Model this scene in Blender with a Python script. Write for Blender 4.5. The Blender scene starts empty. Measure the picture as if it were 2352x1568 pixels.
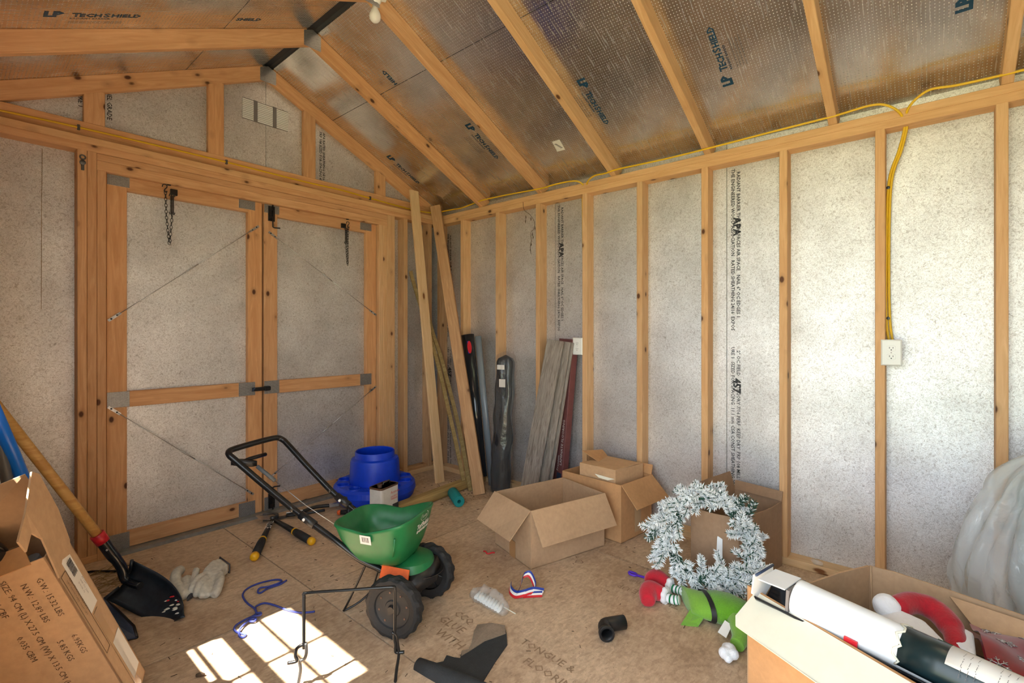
import bpy, math, random
from mathutils import Vector as V, Matrix, noise as mnoise
random.seed(7)
S = bpy.context.scene
COL = S.collection
# ------------------------------------------------------------------ camera
cam = bpy.data.objects.new('camera', bpy.data.cameras.new('camera'))
COL.objects.link(cam)
cam.location = (-2.957, -3.45, 1.214)
cam.rotation_euler = (math.radians(90), 0, math.radians(-49.19))
cam.data.sensor_width = 36
cam.data.lens = 17.197
cam.data.shift_y = -0.00906
cam.data.clip_start = 0.05
S.camera = cam
# ------------------------------------------------------------------ light
EXPOSURE = 1.25
SKY = 3.3
SUN = 20.0
w = bpy.data.worlds.new('world'); S.world = w; w.use_nodes = True
nt = w.node_tree; nt.nodes.clear()
bg = nt.nodes.new('ShaderNodeBackground'); wo = nt.nodes.new('ShaderNodeOutputWorld')
bg.inputs['Color'].default_value = (0.79, 0.905, 1.0, 1)
bg.inputs['Strength'].default_value = SKY
nt.links.new(bg.outputs[0], wo.inputs[0])
sl = bpy.data.lights.new('sun', 'SUN'); sl.energy = SUN; sl.angle = math.radians(0.6); sl.color = (1, .93, .82)
so = bpy.data.objects.new('sun_offscreen', sl); COL.objects.link(so)
el = math.radians(59.5)
so.rotation_euler = V((math.cos(el), 0.0, -math.sin(el))).to_track_quat('-Z', 'Y').to_euler()
so.location = (-8, -1.6, 8)
def portal(name, loc, rot, sx, sy):
    l = bpy.data.lights.new('portal', 'AREA'); l.shape = 'RECTANGLE'; l.size = sx; l.size_y = sy
    l.cycles.is_portal = True
    o = bpy.data.objects.new(name, l); COL.objects.link(o); o.location = loc; o.rotation_euler = rot
S.view_settings.view_transform = 'Standard'; S.view_settings.look = 'None'
S.view_settings.exposure = EXPOSURE; S.view_settings.gamma = 1; S.view_settings.use_curve_mapping = False
try:
    S.cycles.max_bounces = 7; S.cycles.diffuse_bounces = 4; S.cycles.glossy_bounces = 4
    S.cycles.transparent_max_bounces = 8; S.cycles.transmission_bounces = 4
    S.cycles.sample_clamp_indirect = 8; S.cycles.caustics_reflective = True; S.cycles.caustics_refractive = False
    S.cycles.blur_glossy = 0.6
except Exception: pass
# ------------------------------------------------------------------ materials
MATS = {}
class NT:
    def __init__(s, name):
        m = bpy.data.materials.new(name); m.use_nodes = True; s.m = m; s.t = m.node_tree
        s.b = s.t.nodes['Principled BSDF']; MATS[name] = m
    def n(s, typ, **k):
        x = s.t.nodes.new('ShaderNode' + typ)
        for a, v in k.items(): setattr(x, a, v)
        return x
    def l(s, a, b): s.t.links.new(a, b)
    def coord(s, scale=(1, 1, 1), rnd=0.0, kind='Object'):
        tc = s.n('TexCoord'); mp = s.n('Mapping'); mp.inputs['Scale'].default_value = scale
        s.l(tc.outputs[kind], mp.inputs['Vector'])
        if rnd:
            oi = s.n('ObjectInfo'); mu = s.n('Math', operation='MULTIPLY'); mu.inputs[1].default_value = rnd
            s.l(oi.outputs['Random'], mu.inputs[0])
            cb = s.n('CombineXYZ'); s.l(mu.outputs[0], cb.inputs[0]); s.l(mu.outputs[0], cb.inputs[1]); s.l(mu.outputs[0], cb.inputs[2])
            s.l(cb.outputs[0], mp.inputs['Location'])
        return mp.outputs[0]
    def noise(s, vec, scale, detail=3, rough=.55, dist=0):
        x = s.n('TexNoise'); x.inputs['Scale'].default_value = scale; x.inputs['Detail'].default_value = detail
        x.inputs['Roughness'].default_value = rough; x.inputs['Distortion'].default_value = dist
        s.l(vec, x.inputs['Vector']); return x.outputs['Fac']
    def voro(s, vec, scale, feature='F1', out='Distance'):
        x = s.n('TexVoronoi'); x.feature = feature; x.inputs['Scale'].default_value = scale
        s.l(vec, x.inputs['Vector']); return x.outputs[out]
    def ramp(s, fac, stops):
        r = s.n('ValToRGB'); e = r.color_ramp.elements
        while len(e) < len(stops): e.new(0.5)
        for i, (p, c) in enumerate(stops):
            e[i].position = p; e[i].color = (c if hasattr(c, '__len__') else (c, c, c)) + ((1,) if not hasattr(c, '__len__') or len(c) == 3 else ())
        s.l(fac, r.inputs[0]); return r.outputs[0]
    def mix(s, a, b, fac, mode='MIX'):
        x = s.n('Mix'); x.data_type = 'RGBA'; x.blend_type = mode
        for sock, v in ((x.inputs[0], fac), (x.inputs[6], a), (x.inputs[7], b)):
            if hasattr(v, 'links') or hasattr(v, 'is_linked'): s.l(v, sock)
            elif hasattr(v, '__len__'): sock.default_value = tuple(v) + (1,)
            else: sock.default_value = v
        return x.outputs[2]
    def bump(s, h, strength, dist=.01):
        b = s.n('Bump'); b.inputs['Strength'].default_value = strength; b.inputs['Distance'].default_value = dist
        s.l(h, b.inputs['Height']); s.l(b.outputs[0], s.b.inputs['Normal'])
    def set(s, **k):
        names = {'color': 'Base Color', 'rough': 'Roughness', 'metal': 'Metallic', 'alpha': 'Alpha', 'trans': 'Transmission Weight', 'ior': 'IOR', 'coat': 'Coat Weight', 'spec': 'Specular IOR Level', 'sheen': 'Sheen Weight'}
        for a, v in k.items():
            i = s.b.inputs[names[a]]
            if hasattr(v, 'is_linked'): s.l(v, i)
            elif hasattr(v, '__len__'): i.default_value = tuple(v) + (1,)
            else: i.default_value = v
        return s
def srgb(r, g, b):
    f = lambda c: c / 12.92 if c <= .04045 else ((c + .055) / 1.055) ** 2.4
    return (f(r / 255), f(g / 255), f(b / 255))
def wood(name, light, dark, knot, rough=.62, knots=True, kscale=1.0):
    t = NT(name)
    c = t.coord((1.1, 13, 13), 60)
    g = t.noise(c, 3.2, 5, .6, 1.2)
    col = t.ramp(g, [(.28, dark), (.5, tuple((a + b) / 2 for a, b in zip(light, dark))), (.68, light)])
    oi = t.n('ObjectInfo')
    hue = t.ramp(oi.outputs['Random'], [(0, (.86, .82, .78)), (.5, (1, 1, 1)), (1, (1.0, .93, .84))])
    col = t.mix(col, hue, 1.0, 'MULTIPLY')
    if knots:
        c2 = t.coord((8 * kscale, 13, 13), 37)
        vn = t.n('TexVoronoi'); vn.inputs['Scale'].default_value = 1.0; t.l(c2, vn.inputs['Vector'])
        sc = t.n('SeparateColor'); t.l(vn.outputs['Color'], sc.inputs[0])
        on = t.ramp(sc.outputs[0], [(.62, (0, 0, 0)), (.66, (1, 1, 1))])
        v = vn.outputs['Distance']
        k = t.mix(t.ramp(v, [(.10, (1, 1, 1)), (.17, (0, 0, 0))]), on, 1.0, 'MULTIPLY')
        v2 = t.mix(t.ramp(v, [(.14, (.6, .6, .6)), (.34, (0, 0, 0))]), on, 1.0, 'MULTIPLY')
        col = t.mix(col, tuple(x * .72 for x in dark), v2)
        col = t.mix(col, knot, k)
    t.set(color=col, rough=rough, spec=.3)
    t.bump(g, .12, .002)
    return t
wood('pine', srgb(224, 186, 142), srgb(204, 160, 114), srgb(92, 58, 36))
wood('pine_orange', srgb(222, 176, 132), srgb(198, 148, 102), srgb(86, 50, 30))
wood('pine_pale', srgb(236, 206, 164), srgb(220, 184, 138), srgb(120, 76, 40), kscale=.6)
wood('pine_old', srgb(202, 164, 124), srgb(172, 132, 94), srgb(80, 50, 32))
wood('treated', srgb(190, 168, 118), srgb(150, 126, 78), srgb(96, 76, 46), knots=False)
wood('ash_handle', srgb(224, 184, 116), srgb(196, 148, 84), srgb(150, 104, 56), rough=.35, knots=False)
def foil_wall():
    t = NT('foil_wall')
    c = t.coord((1, 1, 1))
    f1 = t.noise(c, 150, 4, .72, 1.8)
    f2 = t.noise(c, 46, 5, .7, 2.4)
    big = t.noise(c, 3.2, 4, .6)
    h = t.mix(f1, f2, .5)
    sp = t.ramp(f1, [(.30, (.44, .42, .41)), (.50, (.82, .82, .83)), (.66, (.93, .93, .94))])
    sp2 = t.ramp(f2, [(.30, (.60, .56, .54)), (.50, (1, 1, 1))])
    col = t.mix(sp, sp2, 1.0, 'MULTIPLY')
    bt = t.ramp(big, [(.34, (.80, .79, .785)), (.62, (1, 1, 1))])
    col = t.mix(col, bt, 1.0, 'MULTIPLY')
    rg = t.ramp(f2, [(.3, .54), (.7, .42)])
    t.set(color=col, metal=.76, rough=rg)
    t.bump(h, .35, .003)
foil_wall()
def foil_roof():
    t = NT('foil_roof')
    tc = t.n('TexCoord'); 
    def grid(ax):
        sp = t.n('SeparateXYZ'); t.l(tc.outputs['Object'], sp.inputs[0])
        m = t.n('Math', operation='MULTIPLY'); t.l(sp.outputs[ax], m.inputs[0]); m.inputs[1].default_value = 72
        f = t.n('Math', operation='FRACT'); t.l(m.outputs[0], f.inputs[0])
        s = t.n('Math', operation='SUBTRACT'); t.l(f.outputs[0], s.inputs[0]); s.inputs[1].default_value = .5
        p = t.n('Math', operation='POWER'); t.l(s.outputs[0], p.inputs[0]); p.inputs[1].default_value = 2
        return p.outputs[0]
    a = t.n('Math', operation='ADD'); t.l(grid(0), a.inputs[0]); t.l(grid(1), a.inputs[1])
    dots = t.ramp(a.outputs[0], [(.008, (1, 1, 1)), (.022, (0, 0, 0))])
    c = t.coord((1, 1, 1))
    f1 = t.noise(c, 70, 3, .6, .8); f2 = t.noise(c, 6, 3, .5, .5)
    cst = t.coord((2, 30, 1)); st = t.noise(cst, 4, 3)
    h = t.mix(f1, f2, .55)
    col = t.ramp(f2, [(.3, (.62, .60, .585)), (.7, (.78, .77, .765))])
    col = t.mix(col, (.97, .97, .97), t.mix((0, 0, 0), dots, .55))
    rg = t.mix(t.ramp(st, [(.3, .20), (.7, .29)]), (.85, .85, .85), dots)
    t.set(color=col, metal=.97, rough=rg)
    t.bump(h, .1, .004)
foil_roof()
def osb_floor():
    t = NT('osb_floor')
    c = t.coord((1, 1, 1), 9)
    cs = t.coord((40, 110, 1), 9)
    v = t.voro(cs, 1.0, 'F1', 'Color')
    cr = t.n('SeparateColor'); t.l(v, cr.inputs[0])
    fl = t.ramp(cr.outputs[0], [(0, srgb(194, 168, 142)), (.5, srgb(204, 178, 150)), (1, srgb(212, 186, 158))])
    n1 = t.noise(c, 40, 4, .65)
    fl = t.mix(fl, t.ramp(n1, [(.35, (.84, .81, .79)), (.6, (1.05, 1.04, 1.03))]), 1.0, 'MULTIPLY')
    n2 = t.noise(c, 2.3, 5, .6)
    fl = t.mix(fl, t.ramp(n2, [(.30, (.74, .69, .65)), (.55, (1, 1, 1))]), 1.0, 'MULTIPLY')
    cf = t.coord((120, 300, 1), 5); sp = t.noise(cf, 1, 2, .6)
    fl = t.mix(fl, srgb(92, 64, 42), t.mix((0, 0, 0), t.ramp(sp, [(.66, (0, 0, 0)), (.74, (1, 1, 1))]), .75))
    t.set(color=fl, rough=.72, spec=.25)
    t.bump(t.mix(n1, sp, .5), .15, .002)
osb_floor()
def plain(name, col, rough=.5, metal=0, bump=0, bscale=60, var=0, **k):
    t = NT(name)
    c = t.coord((1, 1, 1), 11)
    n = t.noise(c, bscale, 4, .6)
    if var:
        d = tuple(x * (1 - var) for x in col); u = tuple(min(1, x * (1 + var * .5)) for x in col)
        n2 = t.noise(c, bscale * .12, 4, .6)
        mx = t.mix(n2, n, .5)
        t.set(color=t.ramp(mx, [(.32, d), (.62, u)]))
    else:
        t.set(color=col)
    t.set(rough=rough, metal=metal, **k)
    if bump: t.bump(n, bump, .004)
    return t
def card(name, col, var=.14):
    t = plain(name, col, .82, 0, .12, 45, var, spec=.2)
card('cardboard', srgb(188, 156, 124)); card('cardboard_warm', srgb(194, 148, 104)); card('cardboard_dark', srgb(164, 134, 108))
card('cardboard_tan', srgb(202, 164, 126)); card('cardboard_inside', srgb(178, 146, 114))
plain('tape', srgb(178, 134, 90), .22); plain('tape_clear', srgb(190, 158, 122), .2)
plain('black_paint', (.008, .008, .009), .3, 0, .05); plain('black_plastic', (.013, .013, .014), .42, 0, .06)
plain('black_rubber', (.013, .0135, .015), .66, 0, .3, 90, .4); plain('black_gloss', (.012, .014, .018), .14)
plain('grey_plastic', (.09, .1, .11), .5); plain('steel', (.55, .55, .56), .35, .9, .1, 80, .3); plain('dark_steel', (.12, .12, .12), .45, .8)
plain('alu_grey', (.32, .32, .31), .5, .55, .1, 30, .3)
plain('green_plastic', srgb(28, 110, 62), .4, 0, .04, 30, .18); plain('blue_plastic', srgb(12, 66, 214), .42, 0, .04, 30, .14)
plain('orange_plastic', srgb(232, 100, 40), .45, 0, .05, 30, .25); plain('teal_foam', srgb(22, 142, 144), .8, 0, .3, 120, .12)
plain('yellow_plastic', srgb(238, 176, 22), .4); plain('yellow_cable', srgb(226, 182, 28), .45); plain('red_plastic', srgb(206, 30, 44), .4)
plain('blue_pole', srgb(16, 112, 226), .3); plain('blue_rope', srgb(62, 72, 150), .8, 0, .5, 160, .3)
plain('white_plastic', srgb(232, 234, 232), .35); plain('offwhite', srgb(228, 224, 206), .6, 0, .05, 20, .06); plain('white_label', srgb(226, 222, 216), .55)
plain('ceramic', srgb(236, 236, 234), .25); plain('bulb_glass', srgb(238, 236, 232), .18); plain('ink', (.035, .037, .045), .6); plain('ink_blue', srgb(10, 62, 92), .5)
plain('ink_brown', srgb(104, 80, 58), .8); plain('ink_floor', srgb(150, 122, 96), .85); plain('rust', srgb(110, 84, 70), .6, .3, .2, 50, .35); plain('white_tin', srgb(226, 226, 224), .4, 0, .05, 30, .1)
plain('ink_grey', srgb(120, 116, 116), .7); plain('glove_leather', srgb(206, 200, 186), .8, 0, .35, 60, .3); plain('glove_dark', srgb(74, 70, 72), .9, 0, .3, 90, .2)
plain('felt_green', srgb(120, 172, 54), .9, 0, .4, 150, .14, sheen=.3); plain('fuzzy_green', srgb(96, 156, 26), .95, 0, .6, 200, .2, sheen=.4); plain('boot_red', srgb(196, 22, 44), .9, 0, .4, 160, .18, sheen=.3)
plain('white_fleece', srgb(236, 236, 240), .95, 0, .5, 140, .05, sheen=.3); plain('santa_red', srgb(168, 6, 28), .85, 0, .4, 140, .25, sheen=.3); plain('satin_red', srgb(132, 2, 28), .35, 0, .1, 20, .4, sheen=.2)
plain('purple_plastic', srgb(92, 50, 196), .4); plain('stripe_green', srgb(20, 116, 70), .9); plain('wall_out', srgb(150, 150, 140), .8); plain('roof_out', (.05, .05, .055), .9)
plain('mauve_carton', srgb(122, 74, 74), .6, 0, .05, 30, .2); plain('grass', srgb(124, 134, 100), .95, 0, .5, 8, .35); plain('dirt', srgb(70, 56, 44), .95)
plain('shovel_steel', (.02, .026, .034), .38, .3, .2, 40, .5); plain('bark', srgb(84, 66, 50), .95); plain('red_paint', srgb(196, 32, 46), .35)
plain('needle_green', srgb(36, 78, 62), .8); plain('needle_snow', srgb(242, 246, 248), .9); plain('mat_black', (.03, .031, .032), .9, 0, .5, 200, .3); plain('mat_back', srgb(136, 118, 100), .9, 0, .4, 120, .25)
plain('roll_white', srgb(246, 248, 250), .6); plain('roll_dark', srgb(22, 40, 44), .3, 0, 0, 14, .5); plain('roll_green', srgb(28, 92, 66), .35)
plain('label_red', srgb(214, 40, 50), .4); plain('label_blue', srgb(34, 50, 180), .4); plain('blue_steel', srgb(66, 80, 108), .45, .4, .2, 30, .4); plain('straw', srgb(150, 122, 76), .9)
plain('teal_cloth', srgb(120, 142, 146), .9, 0, .2, 60, .1)
plain('wheel_grey', (.028, .026, .025), .6, 0, .1, 40, .3)
plain('wrapped_black', (.02, .02, .022), .1, 0, 1.0, 24)
plain('vent_dark', (.028, .034, .042), .5)
plain('port_blue', srgb(6, 34, 128), .5)
plain('vinyl_black', (.02, .022, .026), .12); plain('vinyl_grey', (.22, .26, .3), .2); plain('ribbon_red', srgb(206, 36, 44), .45); plain('ribbon_white', srgb(238, 236, 232), .45); plain('ribbon_blue', srgb(36, 62, 150), .45)
def gusset():
    t = NT('gusset')
    c = t.coord((34, 34, 1))
    br = t.n('TexBrick'); br.inputs['Scale'].default_value = 2.2; br.inputs['Mortar Size'].default_value = .035
    br.inputs['Color1'].default_value = (.10, .10, .10, 1); br.inputs['Color2'].default_value = (.22, .22, .22, 1); br.inputs['Mortar'].default_value = (.62, .62, .62, 1)
    t.l(c, br.inputs['Vector'])
    t.set(color=br.outputs['Color'], metal=.75, rough=.4); t.bump(br.outputs['Fac'], .3, .002)
gusset()
def clear(name, col, alpha, rough=.1, bs=.5, sc=20, st=(1, 1, 1)):
    t = NT(name); c = t.coord(st); n = t.noise(c, sc, 4, .6, 1.5)
    al = min(1, alpha * 1.5)
    t.set(color=col, rough=rough, alpha=al, spec=1.0, coat=.6); t.bump(n, bs, .03)
clear('clear_plastic', (.4, .41, .42), .07, .05, 1.0, 9, (1, 1, .35)); clear('milky_plastic', (.92, .98, 1.0), .24, .1, .5, 6); clear('small_bag', (.9, .9, .88), .16, .15, .6, 40)
def translucent(name, col):
    t = NT(name); tr = t.n('BsdfTranslucent'); tr.inputs[0].default_value = col + (1,); t.set(color=col, rough=.4)
    mx = t.n('MixShader'); mx.inputs[0].default_value = .05; out = t.t.nodes['Material Output']
    t.l(t.b.outputs[0], mx.inputs[1]); t.l(tr.outputs[0], mx.inputs[2]); t.l(mx.outputs[0], out.inputs[0])
translucent('vent_white', (.6, .63, .63))
def glassm():
    t = NT('glass'); t.set(color=(1, 1, 1), alpha=.06, rough=.0, spec=.6)
glassm()
def plankmat():
    t = NT('laminate_grey'); c = t.coord((2.2, 16, 16), 20); g = t.noise(c, 2.4, 6, .6, 2.0)
    t.set(color=t.ramp(g, [(.3, srgb(112, 102, 94)), (.5, srgb(150, 142, 134)), (.7, srgb(176, 168, 160))]), rough=.45); t.bump(g, .1, .002)
plankmat()
M = MATS
# ------------------------------------------------------------------ geometry helpers
class MB:
    def __init__(s): s.v = []; s.f = []; s.sm = []
    def add(s, vs, fs, smooth=False):
        o = len(s.v); s.v += [tuple(x) for x in vs]
        s.f += [tuple(i + o for i in f) for f in fs]; s.sm += [smooth] * len(fs); return s
    def box(s, c, d, rot=None):
        c = V(c); vs = []
        for i in range(8):
            p = V(((i & 1) - .5, ((i >> 1) & 1) - .5, ((i >> 2) & 1) - .5)); p = V((p.x * d[0], p.y * d[1], p.z * d[2]))
            if rot is not None: p = rot @ p
            vs.append(c + p)
        return s.add(vs, [(0, 2, 3, 1), (4, 5, 7, 6), (0, 1, 5, 4), (2, 6, 7, 3), (0, 4, 6, 2), (1, 3, 7, 5)])
    def tube(s, pts, r, seg=8, closed=False, caps=True, smooth=True):
        P = [V(p) for p in pts]; n = len(P); rad = r if hasattr(r, '__len__') else [r] * n
        T = []
        for i in range(n):
            if closed: d = P[(i + 1) % n] - P[i - 1]
            else: d = P[min(i + 1, n - 1)] - P[max(i - 1, 0)]
            T.append(d.normalized() if d.length > 1e-9 else V((0, 0, 1)))
        u = T[0].orthogonal().normalized(); vs = []
        for i in range(n):
            u = (u - T[i] * u.dot(T[i]));
            u = u.normalized() if u.length > 1e-6 else T[i].orthogonal().normalized()
            b = T[i].cross(u)
            for k in range(seg):
                a = 2 * math.pi * k / seg; vs.append(P[i] + (u * math.cos(a) + b * math.sin(a)) * rad[i])
        fs = []
        for i in range(n if closed else n - 1):
            j = (i + 1) % n
            for k in range(seg): fs.append((i * seg + k, i * seg + (k + 1) % seg, j * seg + (k + 1) % seg, j * seg + k))
        s.add(vs, fs, smooth)
        if caps and not closed:
            o = len(s.v) - len(vs)
            s.f += [tuple(o + k for k in reversed(range(seg))), tuple(o + (n - 1) * seg + k for k in range(seg))]; s.sm += [False, False]
        return s
    def lathe(s, prof, c=(0, 0, 0), seg=24, axis=(0, 0, 1), smooth=True, closed=False):
        ax = V(axis).normalized(); u = ax.orthogonal().normalized(); b = ax.cross(u); c = V(c)
        pr = list(prof) + ([prof[0]] if closed else []); chains = [[pr[0]]]
        for i in range(1, len(pr)):
            chains[-1].append(pr[i])
            if i < len(pr) - 1:
                d0 = math.atan2(pr[i][1] - pr[i - 1][1], pr[i][0] - pr[i - 1][0]); d1 = math.atan2(pr[i + 1][1] - pr[i][1], pr[i + 1][0] - pr[i][0])
                dd = abs((d1 - d0 + math.pi) % (2 * math.pi) - math.pi)
                if dd > math.radians(38): chains.append([pr[i]])
        for ch in chains:
            vs = []; fs = []
            for (r, z) in ch:
                for k in range(seg):
                    a = 2 * math.pi * k / seg; vs.append(c + ax * z + (u * math.cos(a) + b * math.sin(a)) * r)
            for i in range(len(ch) - 1):
                for k in range(seg): fs.append((i * seg + k, i * seg + (k + 1) % seg, (i + 1) * seg + (k + 1) % seg, (i + 1) * seg + k))
            s.add(vs, fs, smooth)
        return s
    def disc(s, c, r, axis=(0, 0, 1), seg=16):
        return s.lathe([(0.0001, 0), (r, 0)], c, seg, axis, False)
    def loft(s, rings, closed=True, caps=True, smooth=True):
        m = len(rings[0]); vs = [p for r in rings for p in r]; fs = []
        for i in range(len(rings) - 1):
            for k in range(m if closed else m - 1):
                fs.append((i * m + k, i * m + (k + 1) % m, (i + 1) * m + (k + 1) % m, (i + 1) * m + k))
        s.add(vs, fs, smooth)
        if caps and closed:
            o = len(s.v) - len(vs)
            s.f += [tuple(o + k for k in reversed(range(m))), tuple(o + (len(rings) - 1) * m + k for k in range(m))]; s.sm += [smooth, smooth]
        return s
    def sphere(s, c, r, seg=12, rings=8, jit=0):
        rr = r if hasattr(r, '__len__') else (r, r, r); R = []
        for i in range(1, rings):
            t = math.pi * i / rings
            R.append([V((c[0] + rr[0] * math.sin(t) * math.cos(2 * math.pi * k / seg), c[1] + rr[1] * math.sin(t) * math.sin(2 * math.pi * k / seg), c[2] + rr[2] * math.cos(t))) for k in range(seg)])
        if jit:
            R = [[p + V((p - V(c))) * jit * mnoise.noise(p * 40) for p in r] for r in R]
        R = [[V((c[0], c[1], c[2] + rr[2])) + (p - V(c)) * .001 for p in R[0]]] + R + [[V((c[0], c[1], c[2] - rr[2])) + (p - V(c)) * .001 for p in R[-1]]]
        return s.loft(R, True, False)
    def slab(s, quad, thick, nrm=None):
        q = [V(p) for p in quad]; n = (q[1] - q[0]).cross(q[2] - q[0]).normalized() if nrm is None else V(nrm)
        k = len(q); vs = q + [p - n * thick for p in q]
        return s.add(vs, [tuple(range(k)), tuple(reversed(range(k, 2 * k)))] + [(i, i + k, (i + 1) % k + k, (i + 1) % k) for i in range(k)])
    def xf(s, M4):
        s.v = [tuple(M4 @ V(p)) for p in s.v]; return s
def mkmesh(mb, name):
    me = bpy.data.meshes.new(name); me.from_pydata(mb.v, [], mb.f); me.polygons.foreach_set('use_smooth', mb.sm); me.validate(); me.update(); return me
def obj(name, mb, mat, parent=None, world=True, label=None):
    me = mkmesh(mb, name); me.materials.append(M[mat] if isinstance(mat, str) else mat)
    o = bpy.data.objects.new(name, me); COL.objects.link(o)
    if parent is not None:
        o.parent = parent
        if world: 
            p = parent; loc = V((0, 0, 0))
            while p is not None: loc = loc + p.location; p = p.parent
            o.location = -loc
    if label: o['label'] = label
    return o
def fixnorm(o):
    import bmesh
    b = bmesh.new(); b.from_mesh(o.data); bmesh.ops.recalc_face_normals(b, faces=b.faces); b.to_mesh(o.data); b.free(); return o
def thing(name, label, cat, loc=(0, 0, 0), group=None):
    o = bpy.data.objects.new(name, None); COL.objects.link(o); o.location = loc; o.empty_display_size = .05
    o['label'] = label; o['category'] = cat
    if group: o['group'] = group
    return o
def tag(o, label, cat, group=None):
    o['label'] = label; o['category'] = cat
    if group: o['group'] = group
    return o
def struct(name, mb, mat):
    o = obj(name, mb, mat); o['kind'] = 'structure'; return o
def copy_tree(o, parent=None, loc=None):
    c = o.copy(); COL.objects.link(c); c.parent = parent
    if loc is not None: c.location = loc
    for ch in list(o.children): copy_tree(ch, c)
    return c
BOARDS = {}
def board(name, a, b, w, t, wdir, mat, parent=None, cut0=0.0, cut1=0.0, ch=.0025):
    """timber from a to b (centre line); w along wdir, t across; local X runs along the length; cut = plumb-cut shear"""
    a = V(a); b = V(b); x = (b - a).normalized(); y = V(wdir); y = (y - x * y.dot(x)).normalized(); z = x.cross(y)
    L = (b - a).length; key = (round(L, 4), w, t, cut0, cut1, ch, mat)
    if key not in BOARDS:
        pr = [(-w / 2 + ch, -t / 2), (w / 2 - ch, -t / 2), (w / 2, -t / 2 + ch), (w / 2, t / 2 - ch), (w / 2 - ch, t / 2), (-w / 2 + ch, t / 2), (-w / 2, t / 2 - ch), (-w / 2, -t / 2 + ch)]
        mb = MB(); mb.loft([[V((-L / 2 + cut0 * p[0], p[0], p[1])) for p in pr], [V((L / 2 + cut1 * p[0], p[0], p[1])) for p in pr]], True, True, False)
        me = mkmesh(mb, name); me.materials.append(M[mat]); BOARDS[key] = me
    o = bpy.data.objects.new(name, BOARDS[key]); COL.objects.link(o)
    m = Matrix((x, y, z)).transposed().to_4x4(); m.translation = (a + b) / 2
    if parent is not None:
        o.parent = parent; p = parent; loc = V((0, 0, 0))
        while p is not None: loc = loc + p.location; p = p.parent
        m.translation = m.translation - loc
    o.matrix_basis = m
    return o
def text(body, size, org, xd, yd, mat, parent=None, name='printed_lettering', spacing=1.0, off=.0008, center=False, bold=0.0):
    cu = bpy.data.curves.new('t', 'FONT'); cu.body = body; cu.size = size; cu.resolution_u = 1; cu.space_character = spacing; cu.offset = bold
    if center: cu.align_x = 'CENTER'
    to = bpy.data.objects.new('t', cu); COL.objects.link(to)
    me = bpy.data.meshes.new_from_object(to); bpy.data.objects.remove(to); bpy.data.curves.remove(cu)
    me.name = name; me.materials.clear(); me.materials.append(M[mat])
    x = V(xd).normalized(); y = V(yd); y = (y - x * y.dot(x)).normalized(); z = x.cross(y)
    m = Matrix((x, y, z)).transposed().to_4x4(); m.translation = V(org) + z * off
    me.transform(m)
    o = bpy.data.objects.new(name, me); COL.objects.link(o)
    if parent is not None:
        o.parent = parent; p = parent; loc = V((0, 0, 0))
        while p is not None: loc = loc + p.location; p = p.parent
        o.location = -loc
    return o
def bars(org, xd, yd, w_, h_, mat, parent, n=9):
    x = V(xd).normalized(); y = V(yd).normalized(); z = x.cross(y); r = random.Random(n)
    for i in range(n):
        c = V(org) + x * w_ * (i + .5) / n; t_ = w_ / n * r.uniform(.25, .6)
        obj('printed_bar', MB().slab([c - x * t_ / 2, c + x * t_ / 2, c + x * t_ / 2 + y * h_, c - x * t_ / 2 + y * h_], .0006, tuple(z)), mat, parent)
def bez(pts, n=10, closed=False):
    """Catmull-Rom through pts"""
    P = [V(p) for p in pts]; out = []; m = len(P)
    for i in range(m if closed else m - 1):
        g = lambda k: P[k % m] if closed else P[max(0, min(m - 1, k))]
        p0, p1, p2, p3 = g(i - 1), g(i), g(i + 1), g(i + 2)
        for k in range(n):
            t = k / n
            out.append(.5 * ((2 * p1) + (p2 - p0) * t + (2 * p0 - 5 * p1 + 4 * p2 - p3) * t * t + (3 * p1 - p0 - 3 * p2 + p3) * t ** 3))
    if not closed: out.append(P[-1])
    return out
# ------------------------------------------------------------------ the setting
W, L, H = 3.06, 4.88, 2.241
RX, RT, SL = -1.53, 3.02, .47            # ridge x, underside of deck at the ridge, slope
ST = .089; TH = .038
roofz = lambda x: RT - SL * abs(x - RX)
g = struct('ground', MB().box((-2, -2, -.32), (60, 60, .1)), 'grass')
# floor ----------------------------------------------------------
floor = struct('floor', MB().box((-W / 2, -L / 2, -.06), (W + .3, L + .3, .08)), 'dirt')
gap = .006
for (x0, x1, y0, y1) in [(-W, -1.83, -1.28, 0), (-W, -1.83, -L, -1.28), (-1.83, -.6, -1.22, 0), (-.6, 0, -1.22, 0), (-1.83, -.6, -3.66, -1.22), (-.6, 0, -3.66, -1.22), (-1.83, 0, -L, -3.66)]:
    obj('floor_panel', MB().box(((x0 + x1) / 2, (y0 + y1) / 2, -.01), (x1 - x0 - gap, y1 - y0 - gap, .02)), 'osb_floor', floor)
# right wall -----------------------------------------------------
wr = struct('wall_right', MB().box((.03, -L / 2, 1.14), (.03, L + .3, 2.34)), 'wall_out')
ys = [0, -.1, -1.32, -2.54, -3.76, -L]
def sheath_x(par, x, y0, y1, z0, z1):
    return obj('sheathing_panel', MB().box((x, (y0 + y1) / 2, (z0 + z1) / 2), (.012, abs(y1 - y0) - .003, z1 - z0)), 'foil_wall', par)
panels_r = [sheath_x(wr, .006, ys[i], ys[i + 1], 0, 2.30) for i in range(5)]
XS = -ST / 2
board('bottom_plate', (XS, 0, TH / 2), (XS, -L, TH / 2), ST, TH, (1, 0, 0), 'pine_pale', wr)
board('top_plate', (XS, 0, H - TH * 1.5), (XS, -L, H - TH * 1.5), ST, TH, (1, 0, 0), 'pine', wr)
board('top_plate', (XS, -.01, H - TH / 2), (XS, -L, H - TH / 2), ST, TH, (1, 0, 0), 'pine', wr)
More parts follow.
